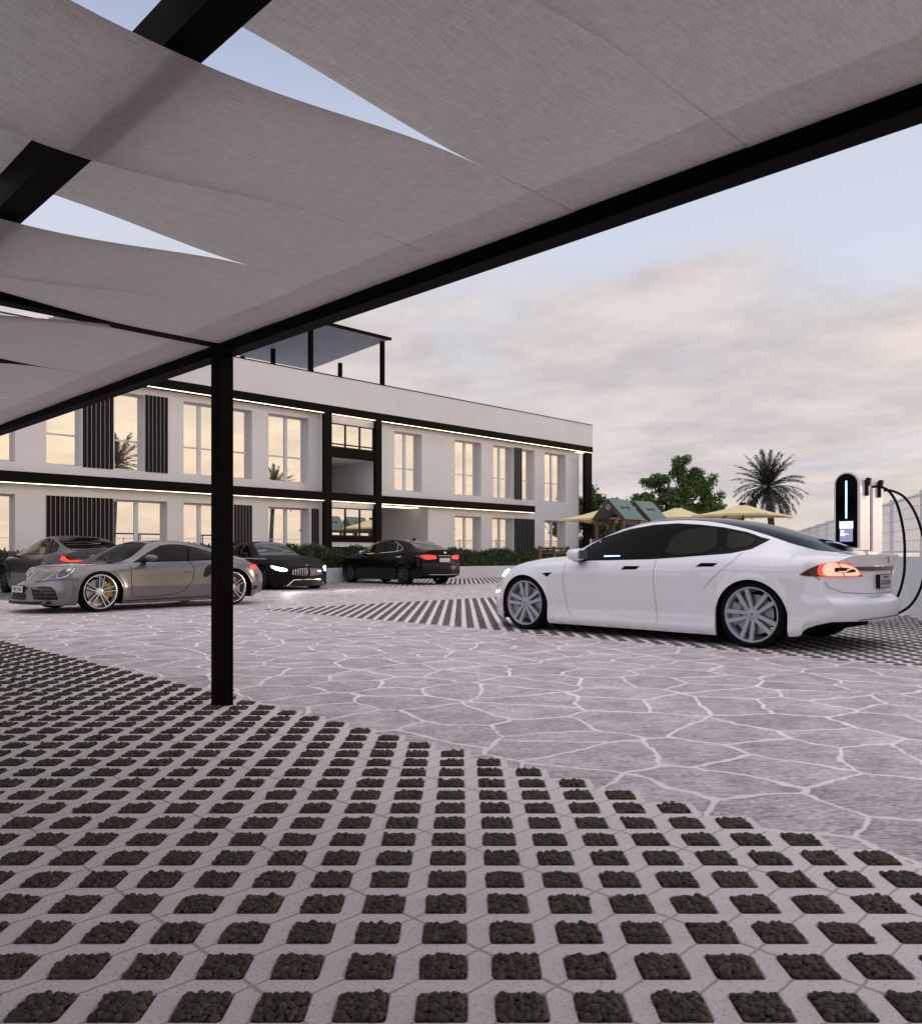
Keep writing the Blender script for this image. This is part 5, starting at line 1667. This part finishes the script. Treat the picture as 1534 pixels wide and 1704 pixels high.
for sg in (1, -1):       # the lit lamps throw light on the paving
    ld_ = bpy.data.lights.new('headlamp_beam', 'SPOT'); ld_.energy = 55; ld_.spot_size = math.radians(75); ld_.spot_blend = 0.9; ld_.shadow_soft_size = 0.06; ld_.color = (1, 0.95, 0.86)
    lo_ = bpy.data.objects.new('headlamp_beam', ld_); COL.objects.link(lo_); lo_.parent = mc.root
    lo_.location = (2.26, 0.74 * sg, 0.60)
    lo_.rotation_euler = Vector((1, 0.05 * sg, -0.30)).to_track_quat('-Z', 'Y').to_euler()

# ---------------- black family sedan parked nose in
SCm = dict(
    L0=-2.48, L1=2.20, zm=0.66, lf=0.46, lr=0.50, bowf=0.28, bowr=0.22, flare=0.014, tuck=0.05, cove=0.016, rmid=0.14, rbelt=0.05, rrail=0.07, crown=0.6,
    slopef=[(0.0, 0.06), (0.2, 0.0), (0.6, 0.0), (0.75, 0.05), (0.95, 0.15)],
    sloper=[(0.1, 0.16), (0.28, 0.02), (0.45, 0.0), (0.62, 0.01), (0.68, 0.05), (0.95, 0.05), (1.08, 0.02), (1.2, 0.0)],
    arches=[(1.42, 0.32, 0.37), (-1.42, 0.32, 0.37)],
    roof=[(-2.48, 1.125), (-2.3, 1.14), (-1.98, 1.165), (-1.7, 1.28), (-1.35, 1.40), (-1.0, 1.465), (-0.5, 1.495), (0.0, 1.49), (0.35, 1.44), (0.7, 1.32), (1.10, 1.10), (1.30, 1.02), (1.6, 0.975), (1.9, 0.90), (2.1, 0.80), (2.20, 0.72)],
    rail=[(-2.48, 1.10), (-2.1, 1.125), (-1.85, 1.175), (-1.55, 1.29), (-1.25, 1.38), (-0.9, 1.435), (-0.4, 1.455), (0.05, 1.44), (0.4, 1.36), (0.8, 1.19), (1.10, 1.045), (1.3, 0.99), (1.6, 0.945), (1.9, 0.86), (2.1, 0.76), (2.20, 0.68)],
    wr=[(-2.48, 0.66), (-2.0, 0.68), (-1.6, 0.63), (-0.9, 0.58), (-0.3, 0.58), (0.4, 0.60), (0.9, 0.67), (1.2, 0.72), (1.8, 0.66), (2.20, 0.54)],
    belt=[(-2.48, 1.01), (-2.1, 1.045), (-1.5, 1.045), (-0.9, 1.03), (0, 0.985), (0.9, 0.955), (1.5, 0.90), (1.9, 0.79), (2.20, 0.62)],
    wb=[(-2.48, 0.80), (-2.1, 0.865), (-1.5, 0.885), (-0.8, 0.865), (0.6, 0.87), (1.4, 0.875), (1.9, 0.80), (2.20, 0.66)],
    wm=[(-2.48, 0.84), (-2.1, 0.905), (-1.4, 0.93), (-0.8, 0.915), (0.6, 0.915), (1.4, 0.925), (1.9, 0.86), (2.20, 0.72)],
    sill=[(-2.48, 0.30), (-2.2, 0.24), (-1.0, 0.15), (1.0, 0.15), (2.20, 0.18)])
sc_ = Car('sedan_car', 'black sedan with chrome edged windows parked nose to the planter below the stair windows', (18.10, 21.28, 0), 90, SCm, MT['black_paint'])
dl = (0.77, -0.64, 0.02)
wd_ = [(0.60, 1.000), (0.70, 1.04), (0.337, 1.241), (0.0, 1.375), (-0.30, 1.418), (-0.553, 1.420), (-0.85, 1.395), (-1.03, 1.352), (-1.20, 1.25), (-1.264, 1.165), (-1.15, 1.105), (-0.935, 1.071), (0.0, 1.022)]
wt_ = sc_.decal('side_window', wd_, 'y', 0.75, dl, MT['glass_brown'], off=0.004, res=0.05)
sc_.line('chrome_trim', wd_ + wd_[:1], 'y', 0.75, dl, 0.018, MT['chrome'], parent=wt_, off=0.007)
sc_.line('window_pillar', [(-0.42, 1.42), (-0.36, 1.03)], 'y', 0.75, dl, 0.07, MT['gloss_black'], parent=wt_, off=0.0065)
sc_.line('window_pillar', [(-1.06, 1.34), (-0.97, 1.08)], 'y', 0.75, dl, 0.025, MT['chrome'], parent=wt_, off=0.0065)
sc_.decal('rear_window', [(-1.1, 0.50), (-1.5, 0.58), (-1.92, 0.60), (-2.02, 0.45), (-2.04, 0), (-2.02, -0.45), (-1.92, -0.60), (-1.5, -0.58), (-1.1, -0.50), (-1.06, 0)], 'z', 3, (0, 0, -1), MT['glass_lit'], off=0.004, res=0.06, mirror=False)
sc_.decal('windscreen', [(1.22, 0.58), (1.1, 0.66), (0.5, 0.56), (0.2, 0.5), (0.15, 0), (0.2, -0.5), (0.5, -0.56), (1.1, -0.66), (1.22, -0.58), (1.28, 0)], 'z', 3, (0, 0, -1), MT['glass'], off=0.004, res=0.07, mirror=False)
ct_ = sc_.decal('tail_lamp', [(0.36, 0.935), (0.36, 0.835), (0.70, 0.81), (0.84, 0.83), (1.02, 0.92), (0.88, 0.965), (0.6, 0.962)], 'x', -2.45, (0.9, -0.44, 0), MT['red_dim'], off=0.005, res=0.04)
sc_.decal('clear_lens', [(0.80, 0.86), (0.93, 0.892), (1.13, 0.935), (1.04, 0.955), (0.86, 0.925)], 'x', -2.45, (0.9, -0.44, 0), MT['glass_lit'], parent=ct_, off=0.008, res=0.04)
sc_.decal('lit_core', [(0.42, 0.905), (0.42, 0.845), (0.68, 0.83), (0.76, 0.85), (0.60, 0.87), (0.50, 0.905)], 'x', -2.45, (0.9, -0.44, 0), MT['red_lit'], parent=ct_, off=0.009, res=0.04)
plate(sc_, -3, 0, 0.795, 0.46, 0.13, 1, 'plate', [('', 0.05, 0)], 0.012)
sc_.line('boot_lettering_bar', [(0.26, 0.935), (-0.26, 0.935)], 'x', -3, (1, 0, 0), 0.018, MT['chrome'], off=0.006, mirror=False, parent=sc_.root)
hit, nn_ = sc_.cast(Vector((-3, 0, 1.035)), Vector((1, 0, 0)))
em_ = MB(); em_.lathe_y([(0.0, 0.006), (0.030, 0.006), (0.046, 0.003), (0.050, 0.0), (0.050, -0.03)], 20)
eo_ = em_.build('emblem', MT['chrome'], sc_.root); eo_.location = hit + Vector((-0.006, 0, 0)); eo_.rotation_euler = (0, 0, PI / 2); eo_.scale = (1, 1, 0.72)
sc_.line('bumper_chrome', [(0.62, 0.335), (0, 0.325), (-0.62, 0.335)], 'x', -3, (1, 0, 0), 0.016, MT['chrome'], off=0.006, mirror=False, parent=sc_.root)
for x in (0.02, -1.12):
    sc_.decal('door_handle', [(x, 0.880), (x - 0.24, 0.892), (x - 0.24, 0.916), (x, 0.904)], 'y', 0.93, (0, -1, 0), MT['chrome'], off=0.016, thick=0.02, res=0.04)
sc_.decal('head_lamp', [(2.1, 0.70), (1.95, 0.77), (1.72, 0.82), (1.9, 0.73)], 'y', 0.75, (0.2, -0.98, 0), MT['glass_lit'], off=0.004)
mirror_part(sc_, (0.60, 0.98, 1.045), (0.085, 0.105, 0.062), MT['chrome'], MT['plastic'], MT['glass_lit'])
for ln in ([(0.98, 0.95), (1.02, 0.6), (0.92, 0.3)], [(-0.38, 1.0), (-0.38, 0.6), (-0.42, 0.26)], [(-1.30, 1.05), (-1.2, 0.85), (-1.02, 0.6)]):
    sc_.line('shut_line', ln, 'y', 0.93, (0, -1, 0), 0.009, MT['under'])
an_ = MB(); an_.prism([(-1.02, 1.46), (-0.86, 1.478), (-1.0, 1.53), (-1.03, 1.53)], 'y', -0.012, 0.012); an_.build('aerial', MT['gloss_black'], sc_.root)
kc_ = wheel_kit(0.335, 0.265, 0.24, 'multi', 'rimdark', 'rimdark', (PI, 0.0), 'silvercal')
put_wheels(sc_, kc_, (1.42, -1.42), 0.90, 0.335, 0.0)

# ------------------------------------------------------------------ charging columns
def charger(loc, label, screen):
    w, h, dpt = 0.335, 2.06, 0.40
    r = w / 2
    t = empty('charging_column', loc)
    prof = [(-r, 0.0), (r, 0.0)] + [(r * math.cos(a), h - r + r * math.sin(a)) for a in np.linspace(0, PI, 33)]
    mb = MB(); mb.prism(prof, 'x', 0, dpt)
    body = mb.build('housing', MT['charger'], t, smooth=35, bevel=0.018)
    ri = r - 0.030
    pf = [(-ri, 0.30), (ri, 0.30)] + [(ri * math.cos(a), h - r + ri * math.sin(a)) for a in np.linspace(0, PI, 29)]
    mb = MB(); mb.prism(pf, 'x', -0.010, 0.012)
    fp = mb.build('front_panel', MT['gloss_black'], t, smooth=35)
    if screen:
        mb = MB()
        mb.prism([(0.011 * math.cos(a) * 1, 1.44 + 0.011 * math.sin(a)) for a in np.linspace(PI, 2 * PI, 9)] + [(0.011 * math.cos(a), 1.925 + 0.011 * math.sin(a)) for a in np.linspace(0, PI, 9)], 'x', -0.014, -0.011)
        mb.build('light_bar', MT['blue_led'], t)
        # y runs to the left of the picture
        mb = MB(); mb.box(-0.0130, -0.0108, -0.088, 0.088, 1.295, 1.392); s1 = mb.build('screen', MT['screen_hi'], t)
        mb = MB(); mb.box(-0.0130, -0.0108, -0.083, 0.083, 1.120, 1.294); mb.build('screen_body', MT['screen_lo'], s1)
        mb = MB()
        mb.box(-0.0150, -0.0131, 0.030, 0.068, 1.245, 1.272); mb.box(-0.0150, -0.0131, 0.022, 0.070, 1.198, 1.232); mb.box(-0.0150, -0.0131, -0.030, 0.020, 1.218, 1.223)
        mb.build('screen_icon', MT['screen_ic'], s1)
        text_mesh('maker_mark', 'E-M', 0.030, MT['frame'], t, face_matrix((-0.0105, -0.01, 1.055), (-1, 0, 0)), 0.0006)
    # holster with plug on the side that faces the yard entrance
    yy = -r
    mb = MB(); mb.bar((0.21, yy - 0.020, 1.955), (0.21, yy - 0.016, 1.735), 0.055, 0.05, up=(0, 1, 0), w2=0.045)
    ho = mb.build('holster', MT['plastic'], t, bevel=0.008)
    mb = MB(); mb.bar((0.21, yy - 0.045, 1.975), (0.21, yy - 0.03, 1.87), 0.075, 0.06, up=(0, 1, 0), w2=0.05)
    mb.build('plug', MT['plastic'], ho, bevel=0.01)
    for k in range(9):
        mb = MB(); z = 1.66 - k * 0.058; mb.box(0.205, 0.215, yy - 0.0015, yy + 0.002, z, z + 0.030 if k < 3 else z + 0.024)
        mb.build('vent_mark', MT['disc'], t)
    return tag(t, label, 'charger', 'charging columns behind the white car')


CH = (11.34, 4.05)
charger((CH[0], CH[1], 0), 'white charging column with a black face, blue light bar and lit screen', True)
charger((CH[0] + 0.47, CH[1] - 0.005, 0), 'white charging column standing behind the one with the lit screen', False)


def cable(pts, label, rad=0.017):
    # Catmull-Rom through the points
    P = [np.array(p, float) for p in pts]
    P = [2 * P[0] - P[1]] + P + [2 * P[-1] - P[-2]]
    out = []
    for i in range(1, len(P) - 2):
        for t in np.linspace(0, 1, 9, endpoint=False):
            a, b, c, d = P[i - 1], P[i], P[i + 1], P[i + 2]
            out.append(tuple(0.5 * ((2 * b) + (-a + c) * t + (2 * a - 5 * b + 4 * c - d) * t * t + (-a + 3 * b - 3 * c + d) * t ** 3)))
    out.append(tuple(P[-2]))
    mb = MB(); mb.tube(out, rad, 10)
    return tag(mb.build('charging_cable', MT['rubber'], smooth=True), label, 'cable', 'cables hanging from the charging columns')


cx0 = CH[0] + 0.21
cable([(cx0, 3.80, 1.85), (cx0, 3.72, 1.85), (cx0, 3.60, 1.79), (cx0 + 0.0, 3.49, 1.60), (cx0, 3.415, 1.25), (cx0, 3.40, 0.95), (cx0 + 0.02, 3.42, 0.66), (cx0 + 0.02, 3.50, 0.38), (cx0 + 0.02, 3.64, 0.20), (cx0 + 0.02, 3.80, 0.13), (cx0 + 0.02, 3.87, 0.12)],
      'black cable looping from the front charging column with the lit screen')
cx1 = cx0 + 0.47
cable([(cx1, 3.80, 1.83), (cx1, 3.70, 1.82), (cx1, 3.54, 1.72), (cx1, 3.40, 1.48), (cx1, 3.31, 1.15), (cx1, 3.29, 0.85), (cx1, 3.33, 0.55), (cx1, 3.44, 0.30), (cx1, 3.60, 0.16), (cx1, 3.78, 0.11), (cx1, 3.87, 0.10)],
      'black cable looping from the rear charging column nearest the wall')


# ------------------------------------------------------------------ trees, palms, parasols and play houses beyond
def leaf_cloud(blobs, n, size, r, flat=0.5):
    """leaf quads spread through a set of ellipsoids (x,y,z,rx,ry,rz,weight)"""
    B = np.array(blobs, float)
    p = B[:, 6] / B[:, 6].sum()
    k = r.choice(len(B), n, p=p)
    d = r.normal(size=(n, 3)); d /= np.linalg.norm(d, axis=1)[:, None]
    rad = r.uniform(0.05, 1.15, n) ** 0.6
    c = B[k, :3] + d * rad[:, None] * B[k, 3:6]
    a = r.normal(size=(n, 3)) + d * 0.5; a /= np.linalg.norm(a, axis=1)[:, None]
    b = np.cross(a, r.normal(size=(n, 3))); b /= np.linalg.norm(b, axis=1)[:, None]
    L = size * r.uniform(0.6, 1.3, n)[:, None]; W = L * 0.52
    bend = np.cross(a, b) * L * 0.18
    V = np.stack([c - a * L * 0.5, c - b * W * 0.5 + bend, c + a * L * 0.5, c + b * W * 0.5 + bend], 1).reshape(-1, 3)
    return V, np.arange(n * 4).reshape(n, 4)


def tree(loc, label, trunk_h, blobs, n, size, mat, seed, group=None, tr=0.16):
    r = np.random.default_rng(seed)
    t = empty('broadleaf_tree', loc)
    mb = MB()
    top = Vector((0.1, 0.05, trunk_h))
    mb.tube([(0, 0, -0.1), (0.03, 0.0, trunk_h * 0.4), top], [tr * 1.3, tr, tr * 0.7], 10)
    for q in blobs:
        e = Vector(q[:3]); s0 = top * float(r.uniform(0.6, 1.0))
        m_ = s0.lerp(e, 0.55) + Vector((0, 0, 0.15))
        mb.tube([s0, m_, e], [tr * 0.5, tr * 0.32, tr * 0.10], 7)
        for _ in range(3):
            f = e + Vector(r.normal(size=3)) * 0.6 * q[3]
            mb.tube([m_, m_.lerp(f, 0.6), f], [tr * 0.22, tr * 0.14, tr * 0.05], 5)
    mb.build('trunk', MT['bark'], t, smooth=True)
    # every blob breaks up into smaller clumps so the outline stays ragged
    sub = []
    for q in blobs:
        for _ in range(17):
            d = r.normal(size=3); d /= np.linalg.norm(d)
            k = r.uniform(0.25, 0.95)
            sub.append((q[0] + d[0] * q[3] * k, q[1] + d[1] * q[4] * k, q[2] + d[2] * q[5] * k, q[3] * r.uniform(.30, .52), q[4] * r.uniform(.30, .52), q[5] * r.uniform(.26, .46), q[6]))
    V, F = leaf_cloud(sub, n, size, r)
    np_obj('crown', V, F, mat, t)
    return tag(t, label, 'tree', group)


def palm(loc, label, h, fl, n, seed, lean=(0.3, 0.1), droop=1.0, group=None, mat='leaf_palm', leaf=0.42):
    r = np.random.default_rng(seed)
    t = empty('palm_tree', loc)
    mb = MB()
    pts = [(lean[0] * (k / 8) ** 1.6, lean[1] * (k / 8) ** 1.6, -0.1 + (h + 0.1) * k / 8) for k in range(9)]
    mb.tube(pts, [0.20 - 0.05 * k / 8 + (0.03 if k == 8 else 0) for k in range(9)], 12)
    for k in range(34):          # stubs of cut fronds under the crown
        a = k * 2.4; z = h - 0.75 * (k / 34)
        mb.bar((lean[0] + 0.13 * math.cos(a), lean[1] + 0.13 * math.sin(a), z - 0.08), (lean[0] + 0.25 * math.cos(a), lean[1] + 0.25 * math.sin(a), z + 0.07), 0.09, 0.04, w2=0.05)
    mb.build('trunk', MT['bark'], t)
    V = []; F = []
    top = np.array((lean[0], lean[1], h))
    for k in range(n):
        az = k * 2.39996 + r.uniform(-.2, .2)
        el = math.radians(86) - (k / n) ** 0.95 * math.radians(126) * droop + r.uniform(-.12, .12)
        L = fl * r.uniform(0.85, 1.08)
        NS = 17
        p = top.copy(); e = el
        dirh = np.array((math.cos(az), math.sin(az), 0))
        side = np.array((-math.sin(az), math.cos(az), 0))
        prev = p.copy()
        for i in range(NS):
            f = i / (NS - 1)
            d = dirh * math.cos(e) + np.array((0, 0, 1)) * math.sin(e)
            p2 = p + d * L / NS
            wv = 0.022 * (1 - f) + 0.005
            b = len(V)
            V += [p - side * wv, p + side * wv, p2 + side * wv * .9, p2 - side * wv * .9]; F.append((b, b + 1, b + 2, b + 3))
            if i > 1:
                ll = leaf * fl / 2.4 * (max(0.0, math.sin(PI * min(1, 0.16 + 0.76 * f))) ** 0.6) * 1.1
                upv = np.cross(side, d)
                for sg in (-1, 1):
                    for half in (0, 0.5):
                        q = p + (p2 - p) * half
                        ld = side * sg * 0.62 + d * 0.80 + upv * 0.22 * (1 if r.uniform() > .5 else -.4) + r.normal(size=3) * 0.06
                        ld /= np.linalg.norm(ld); ld = ld - np.array((0, 0, 0.05))
                        tip = q + ld * ll * r.uniform(.85, 1.1)
                        wd = d * 0.036 * fl / 2.2
                        b = len(V)
                        V += [q - wd, q + wd, q * 0.45 + tip * 0.55 + wd * 0.9, tip]; F.append((b, b + 1, b + 2, b + 3))
            p = p2
            e -= (0.35 + 0.60 * max(0.0, math.cos(el))) * 1.1 / NS
    np_obj('crown', np.array(V), np.array(F), MT[mat], t)
    return tag(t, label, 'palm', group)


def at(px_, D):
    """ground point D metres ahead of the viewer, R metres to the right"""
    return ((D + px_) / S2, (D - px_) / S2)


# broad tree beyond the play houses
x, y = at(11.4, 42.0)
tree((x, y, 0), 'full green tree rising between the play houses and the tall palm', 2.4,
     [(0.0, 0.0, 5.45, 0.55, 0.55, 0.80, 1.0), (-0.95, 0.95, 4.75, 0.75, 0.75, 0.55, 1.0), (0.65, -0.65, 4.45, 0.85, 0.85, 0.9, 1.6), (-1.35, 1.35, 3.55, 0.95, 0.95, 0.70, 1.7), (-0.2, 0.2, 3.2, 1.0, 1.0, 0.75, 1.4),
      (0.55, -0.55, 3.3, 0.7, 0.7, 0.6, 1.2), (1.35, -1.35, 2.85, 0.85, 0.85, 0.55, 1.2), (-1.0, 1.0, 2.6, 0.8, 0.8, 0.6, 1.1), (2.0, -2.0, 3.0, 0.35, 0.35, 0.45, 0.4), (0.4, -0.4, 2.3, 1.3, 1.3, 0.7, 1.2), (0.0, 0.0, 4.2, 0.8, 0.8, 0.9, 1.1), (-0.6, 0.6, 2.9, 1.3, 1.3, 0.7, 1.2), (-0.7, 0.7, 4.0, 0.8, 0.8, 0.6, 1.0), (1.0, -1.0, 3.6, 0.8, 0.8, 0.7, 1.0), (1.5, -1.5, 2.4, 0.9, 0.9, 0.5, 0.9)], 30000, 0.165, MT['leaf_tree'], 11, tr=0.13)
x, y = at(7.0, 43.0)
tree((x, y, 0), 'lighter green tree behind the black corner column of the apartment block', 1.6,
     [(0, 0, 3.9, 0.85, 0.85, 0.75, 1.2), (0.65, -0.65, 3.3, 0.75, 0.75, 0.65, 1.0), (-0.6, 0.6, 3.2, 0.8, 0.8, 0.9, 1.0), (0.2, -0.2, 2.3, 1.1, 1.1, 0.8, 1.4), (0.3, -0.3, 1.4, 1.1, 1.1, 0.8, 1.2), (-0.7, 0.7, 1.6, 0.9, 0.9, 0.9, 1.0), (1.1, -1.1, 2.4, 0.7, 0.7, 0.8, 0.8)], 13000, 0.17, MT['leaf_light'], 12, tr=0.12)
x, y = at(16.9, 44.0)
palm((x, y, 0), 'tall date palm with drooping fronds right of the full green tree', 4.62, 2.15, 66, 21, lean=(-0.25, 0.2), droop=0.98)
x, y = at(8.3, 39.5)
palm((x, y, 0), 'young palm showing its frond tips between the two green roofed play houses', 2.75, 1.1, 26, 22, lean=(0.05, 0.0), droop=0.7)

# trees across the lane, mirrored in the windows of the block
palm((24.4, -10.5, 0), 'slim tall palm across the lane reflected in the upper windows', 7.6, 2.6, 46, 31, droop=0.9)
palm((37.5, -10.0, 0), 'broad palm across the lane reflected beside the stair bay', 6.5, 2.4, 46, 32, droop=0.9)
tree((20.0, -10.5, 0), 'loose shrubby tree across the lane reflected in the left windows', 3.0,
     [(0, 0, 6.3, 1.2, 1.2, 0.6, 1), (1.1, 0.3, 6.0, 0.9, 0.9, 0.5, 1), (-1.2, -0.2, 6.1, 0.9, 0.9, 0.5, 1), (0, 0, 5.0, 1.3, 1.3, 0.8, 1)], 2600, 0.20, MT['leaf_tree'], 33)


def parasol(loc, label, half, zt, ze, rot, pole_off=0.0):
    t = empty('parasol', loc, rot)
    mb = MB()
    N = 9
    apex = (0, 0, zt)
    rim = []
    for s in range(4):
        a0 = s * PI / 2 + PI / 4; a1 = a0 + PI / 2
        R = half * S2
        p0 = np.array((R * math.cos(a0), R * math.sin(a0), ze)); p1 = np.array((R * math.cos(a1), R * math.sin(a1), ze))
        for i in range(6):
            f = i / 6
            p = p0 + (p1 - p0) * f
            p[:2] *= 1 - 0.035 * math.sin(PI * f); p[2] += 0.03 * math.sin(PI * f)
            rim.append(p)
    n = len(rim)
    vs = []
    K = 6
    for k in range(K + 1):
        f = 0.07 + 0.93 * k / K
        for p in rim:
            zz = zt + (p[2] - zt) * f - 0.0 - 0.05 * math.sin(PI * f) * (1.0)
            vs.append((p[0] * f, p[1] * f, zz + 0.0))
    fs = []
    for k in range(K):
        for i in range(n):
            j = (i + 1) % n
            fs.append((k * n + i, k * n + j, (k + 1) * n + j, (k + 1) * n + i))
    base = K * n
    for p in rim: vs.append((p[0] * 0.998, p[1] * 0.998, p[2] - 0.07))
    for i in range(n):
        j = (i + 1) % n
        fs.append((base + i, base + j, base + n + j, base + n + i))
    mb.add(vs, fs)
    mb.build('canopy', MT['parasol'], t, recalc=False)
    mb = MB(); mb.lathe_y([(0.0, 0), (0.05, 0), (0.05, 0.1), (0, 0.1)], 8); mb = MB()
    mb.tube([(0, 0, zt - 0.06), (0, 0, zt + 0.05)], [half * 0.10, half * 0.09], 12); mb.build('cap', MT['plastic'], t)
    mb = MB(); mb.tube([(0, 0, -0.02), (0, 0, zt - 0.05)], 0.035, 12); mb.build('pole', MT['wood'], t)
    mb = MB(); mb.box(-0.35, 0.35, -0.35, 0.35, 0.0, 0.08); mb.build('base', MT['rimdark'], t)
    for s in range(4):
        a0 = s * PI / 2 + PI / 4
        R = half * S2
        mb = MB(); mb.bar((0.04 * math.cos(a0), 0.04 * math.sin(a0), zt - 0.12), (R * 0.99 * math.cos(a0), R * 0.99 * math.sin(a0), ze - 0.04), 0.03, 0.04)
        mb.build('rib', MT['wood'], t)
    return tag(t, label, 'parasol', 'cream parasols beyond the white car')


x, y = at(10.15, 29.3); parasol((x, y, 0), 'big cream parasol in front of the tall palm', 1.36, 2.80, 2.38, math.radians(6))
x, y = at(8.95, 33.5); parasol((x, y, 0), 'cream parasol half hidden behind the play houses and the big parasol', 1.42, 2.95, 2.45, math.radians(20))
x, y = at(5.55, 30.5); parasol((x, y, 0), 'cream parasol at the corner of the block, its peak hidden by the nearer play house', 1.36, 2.78, 2.28, math.radians(10))


def play_house(loc, label):
    t = empty('play_house', loc)
    gw, L, ze, zp = 1.10, 1.12, 2.22, 2.88       # gable faces -x, ridge runs along x
    mb = MB()
    for x in (0.06, L - 0.06):
        for y in (-gw / 2, gw / 2): mb.box(x - 0.05, x + 0.05, y - 0.05, y + 0.05, -0.02, ze + 0.02)
    for y in (-gw / 2, gw / 2):
        pass
    po = []
    for x in (0.06, L - 0.06):
        for y in (-gw / 2, gw / 2):
            m2 = MB(); m2.box(x - 0.05, x + 0.05, y - 0.05, y + 0.05, -0.02, ze + 0.02); m2.build('post', MT['wood'], t, bevel=0.006)
    m2 = MB(); m2.box(0.0, L, -gw / 2, gw / 2, 0.95, 1.03); m2.build('platform', MT['wood'], t)
    for y in (-gw / 2, gw / 2):
        for za, zb_ in ((1.42, 1.52), (ze - 0.12, ze - 0.01)):
            m2 = MB(); m2.box(0.112, L - 0.112, y - 0.03, y + 0.03, za, zb_); m2.build('rail', MT['wood'], t)
    for x0_, x1_ in ((-0.02, 0.02), (L - 0.02, L + 0.02)):
        w2 = gw / 2 + 0.10
        m2 = MB(); m2.prism([(-w2, ze - 0.02), (-w2 + 0.2, ze - 0.02), (0, zp - 0.20), (w2 - 0.2, ze - 0.02), (w2, ze - 0.02), (0, zp + 0.0)], 'x', x0_, x1_)
        gb = m2.build('gable_board', MT['wood'], t)
        if x0_ < 0:
            m3 = MB()
            for a in range(20):
                q0, q1 = 2 * PI * a / 20, 2 * PI * (a + 1) / 20
                m3.bar((-0.03, 0.075 * math.cos(q0), zp - 0.27 + 0.075 * math.sin(q0)), (-0.03, 0.075 * math.cos(q1), zp - 0.27 + 0.075 * math.sin(q1)), 0.03, 0.02, up=(1, 0, 0))
            m3.tube([(-0.035, 0, zp - 0.30), (-0.028, 0, zp - 0.30)], 0.035, 10)
            for dy in (-0.04, 0, 0.04): m3.tube([(-0.035, dy, zp - 0.235 + (0.012 if dy == 0 else 0)), (-0.028, dy, zp - 0.235 + (0.012 if dy == 0 else 0))], 0.014, 8)
            m3.build('paw_emblem', MT['rimgrey'], gb)
    for sg in (-1, 1):
        w2 = gw / 2 + 0.14; zl = ze - 0.05
        m2 = MB()
        m2.prism([(0, zp + 0.035), (0, zp + 0.0), (sg * w2, zl), (sg * w2, zl + 0.035)], 'x', -0.05, L + 0.05)
        rp = m2.build('roof_panel', MT['teal'], t)
        # bone shaped cut-out
        s_ = Vector((0, sg * w2, zl - zp)); Ln = s_.length; s_.normalize(); nrm_ = Vector((0, -s_.z * sg, 0)) if False else Vector((0, sg * (zp - zl), w2)).normalized()
        c0 = Vector((L * 0.5, 0, zp + 0.035)) + s_ * (Ln * 0.44) + nrm_ * 0.004
        m3 = MB()
        m3.bar(c0 - Vector((0.20, 0, 0)), c0 + Vector((0.20, 0, 0)), 0.06, 0.006, up=nrm_)
        for ex in (-0.21, 0.21):
            for es in (-0.038, 0.038):
                p = c0 + Vector((ex, 0, 0)) + s_ * es
                m3.tube([p - nrm_ * 0.003, p + nrm_ * 0.003], 0.042, 12)
        m3.build('bone_motif', MT['plastic'], rp)
    return tag(t, label, 'play house', 'play houses beyond the white car')


x, y = at(5.08, 28.0); play_house((x, y, 0), 'timber play house with green roof and bone motif, left and nearer of the two')
play_house((x + 1.62, y + 0.0, 0), 'timber play house with green roof half hidden behind the nearer one')

# dark timber railing and pale mesh by the corner of the block
rl = tag(empty('railing', (22.6, 18.6, 0)), 'dark timber railing with square openings by the play houses', 'railing')
for x in (0.0, 0.82, 1.64):
    m2 = MB(); m2.box(x, x + 0.09, 0, 0.09, -0.02, 1.28); m2.build('post', MT['wood'], rl)
for x in (0.09, 0.91):
    for z in (1.17, 1.0, 0.7):
        m2 = MB(); m2.box(x + 0.001, x + 0.729, 0.02, 0.07, z, z + 0.07); m2.build('rail', MT['plastic'], rl)
    for za, zb_ in ((0.771, 0.999), (1.071, 1.169)):
        m2 = MB(); m2.box(x + 0.33, x + 0.39, 0.025, 0.065, za, zb_); m2.build('baluster', MT['plastic'], rl)
fp_ = tag(empty('mesh_fence', (32.0, 23.2, 0)), 'short run of pale wire fence at the right hand end of the hedge', 'fence')
for x in (0, 1.3, 2.6):
    m2 = MB(); m2.box(x, x + 0.06, 0, 0.06, -0.02, 1.75); m2.build('fence_post', MT['fence'], fp_)
m2 = MB()
for k in range(11): m2.box(0.06, 2.6, 0.026, 0.034, 0.3 + k * 0.14, 0.308 + k * 0.14)
for k in range(36): m2.box(0.08 + k * 0.07, 0.086 + k * 0.07, 0.0345, 0.0405, 0.25, 1.72)
m2.build('mesh_panel', MT['fence'], fp_)
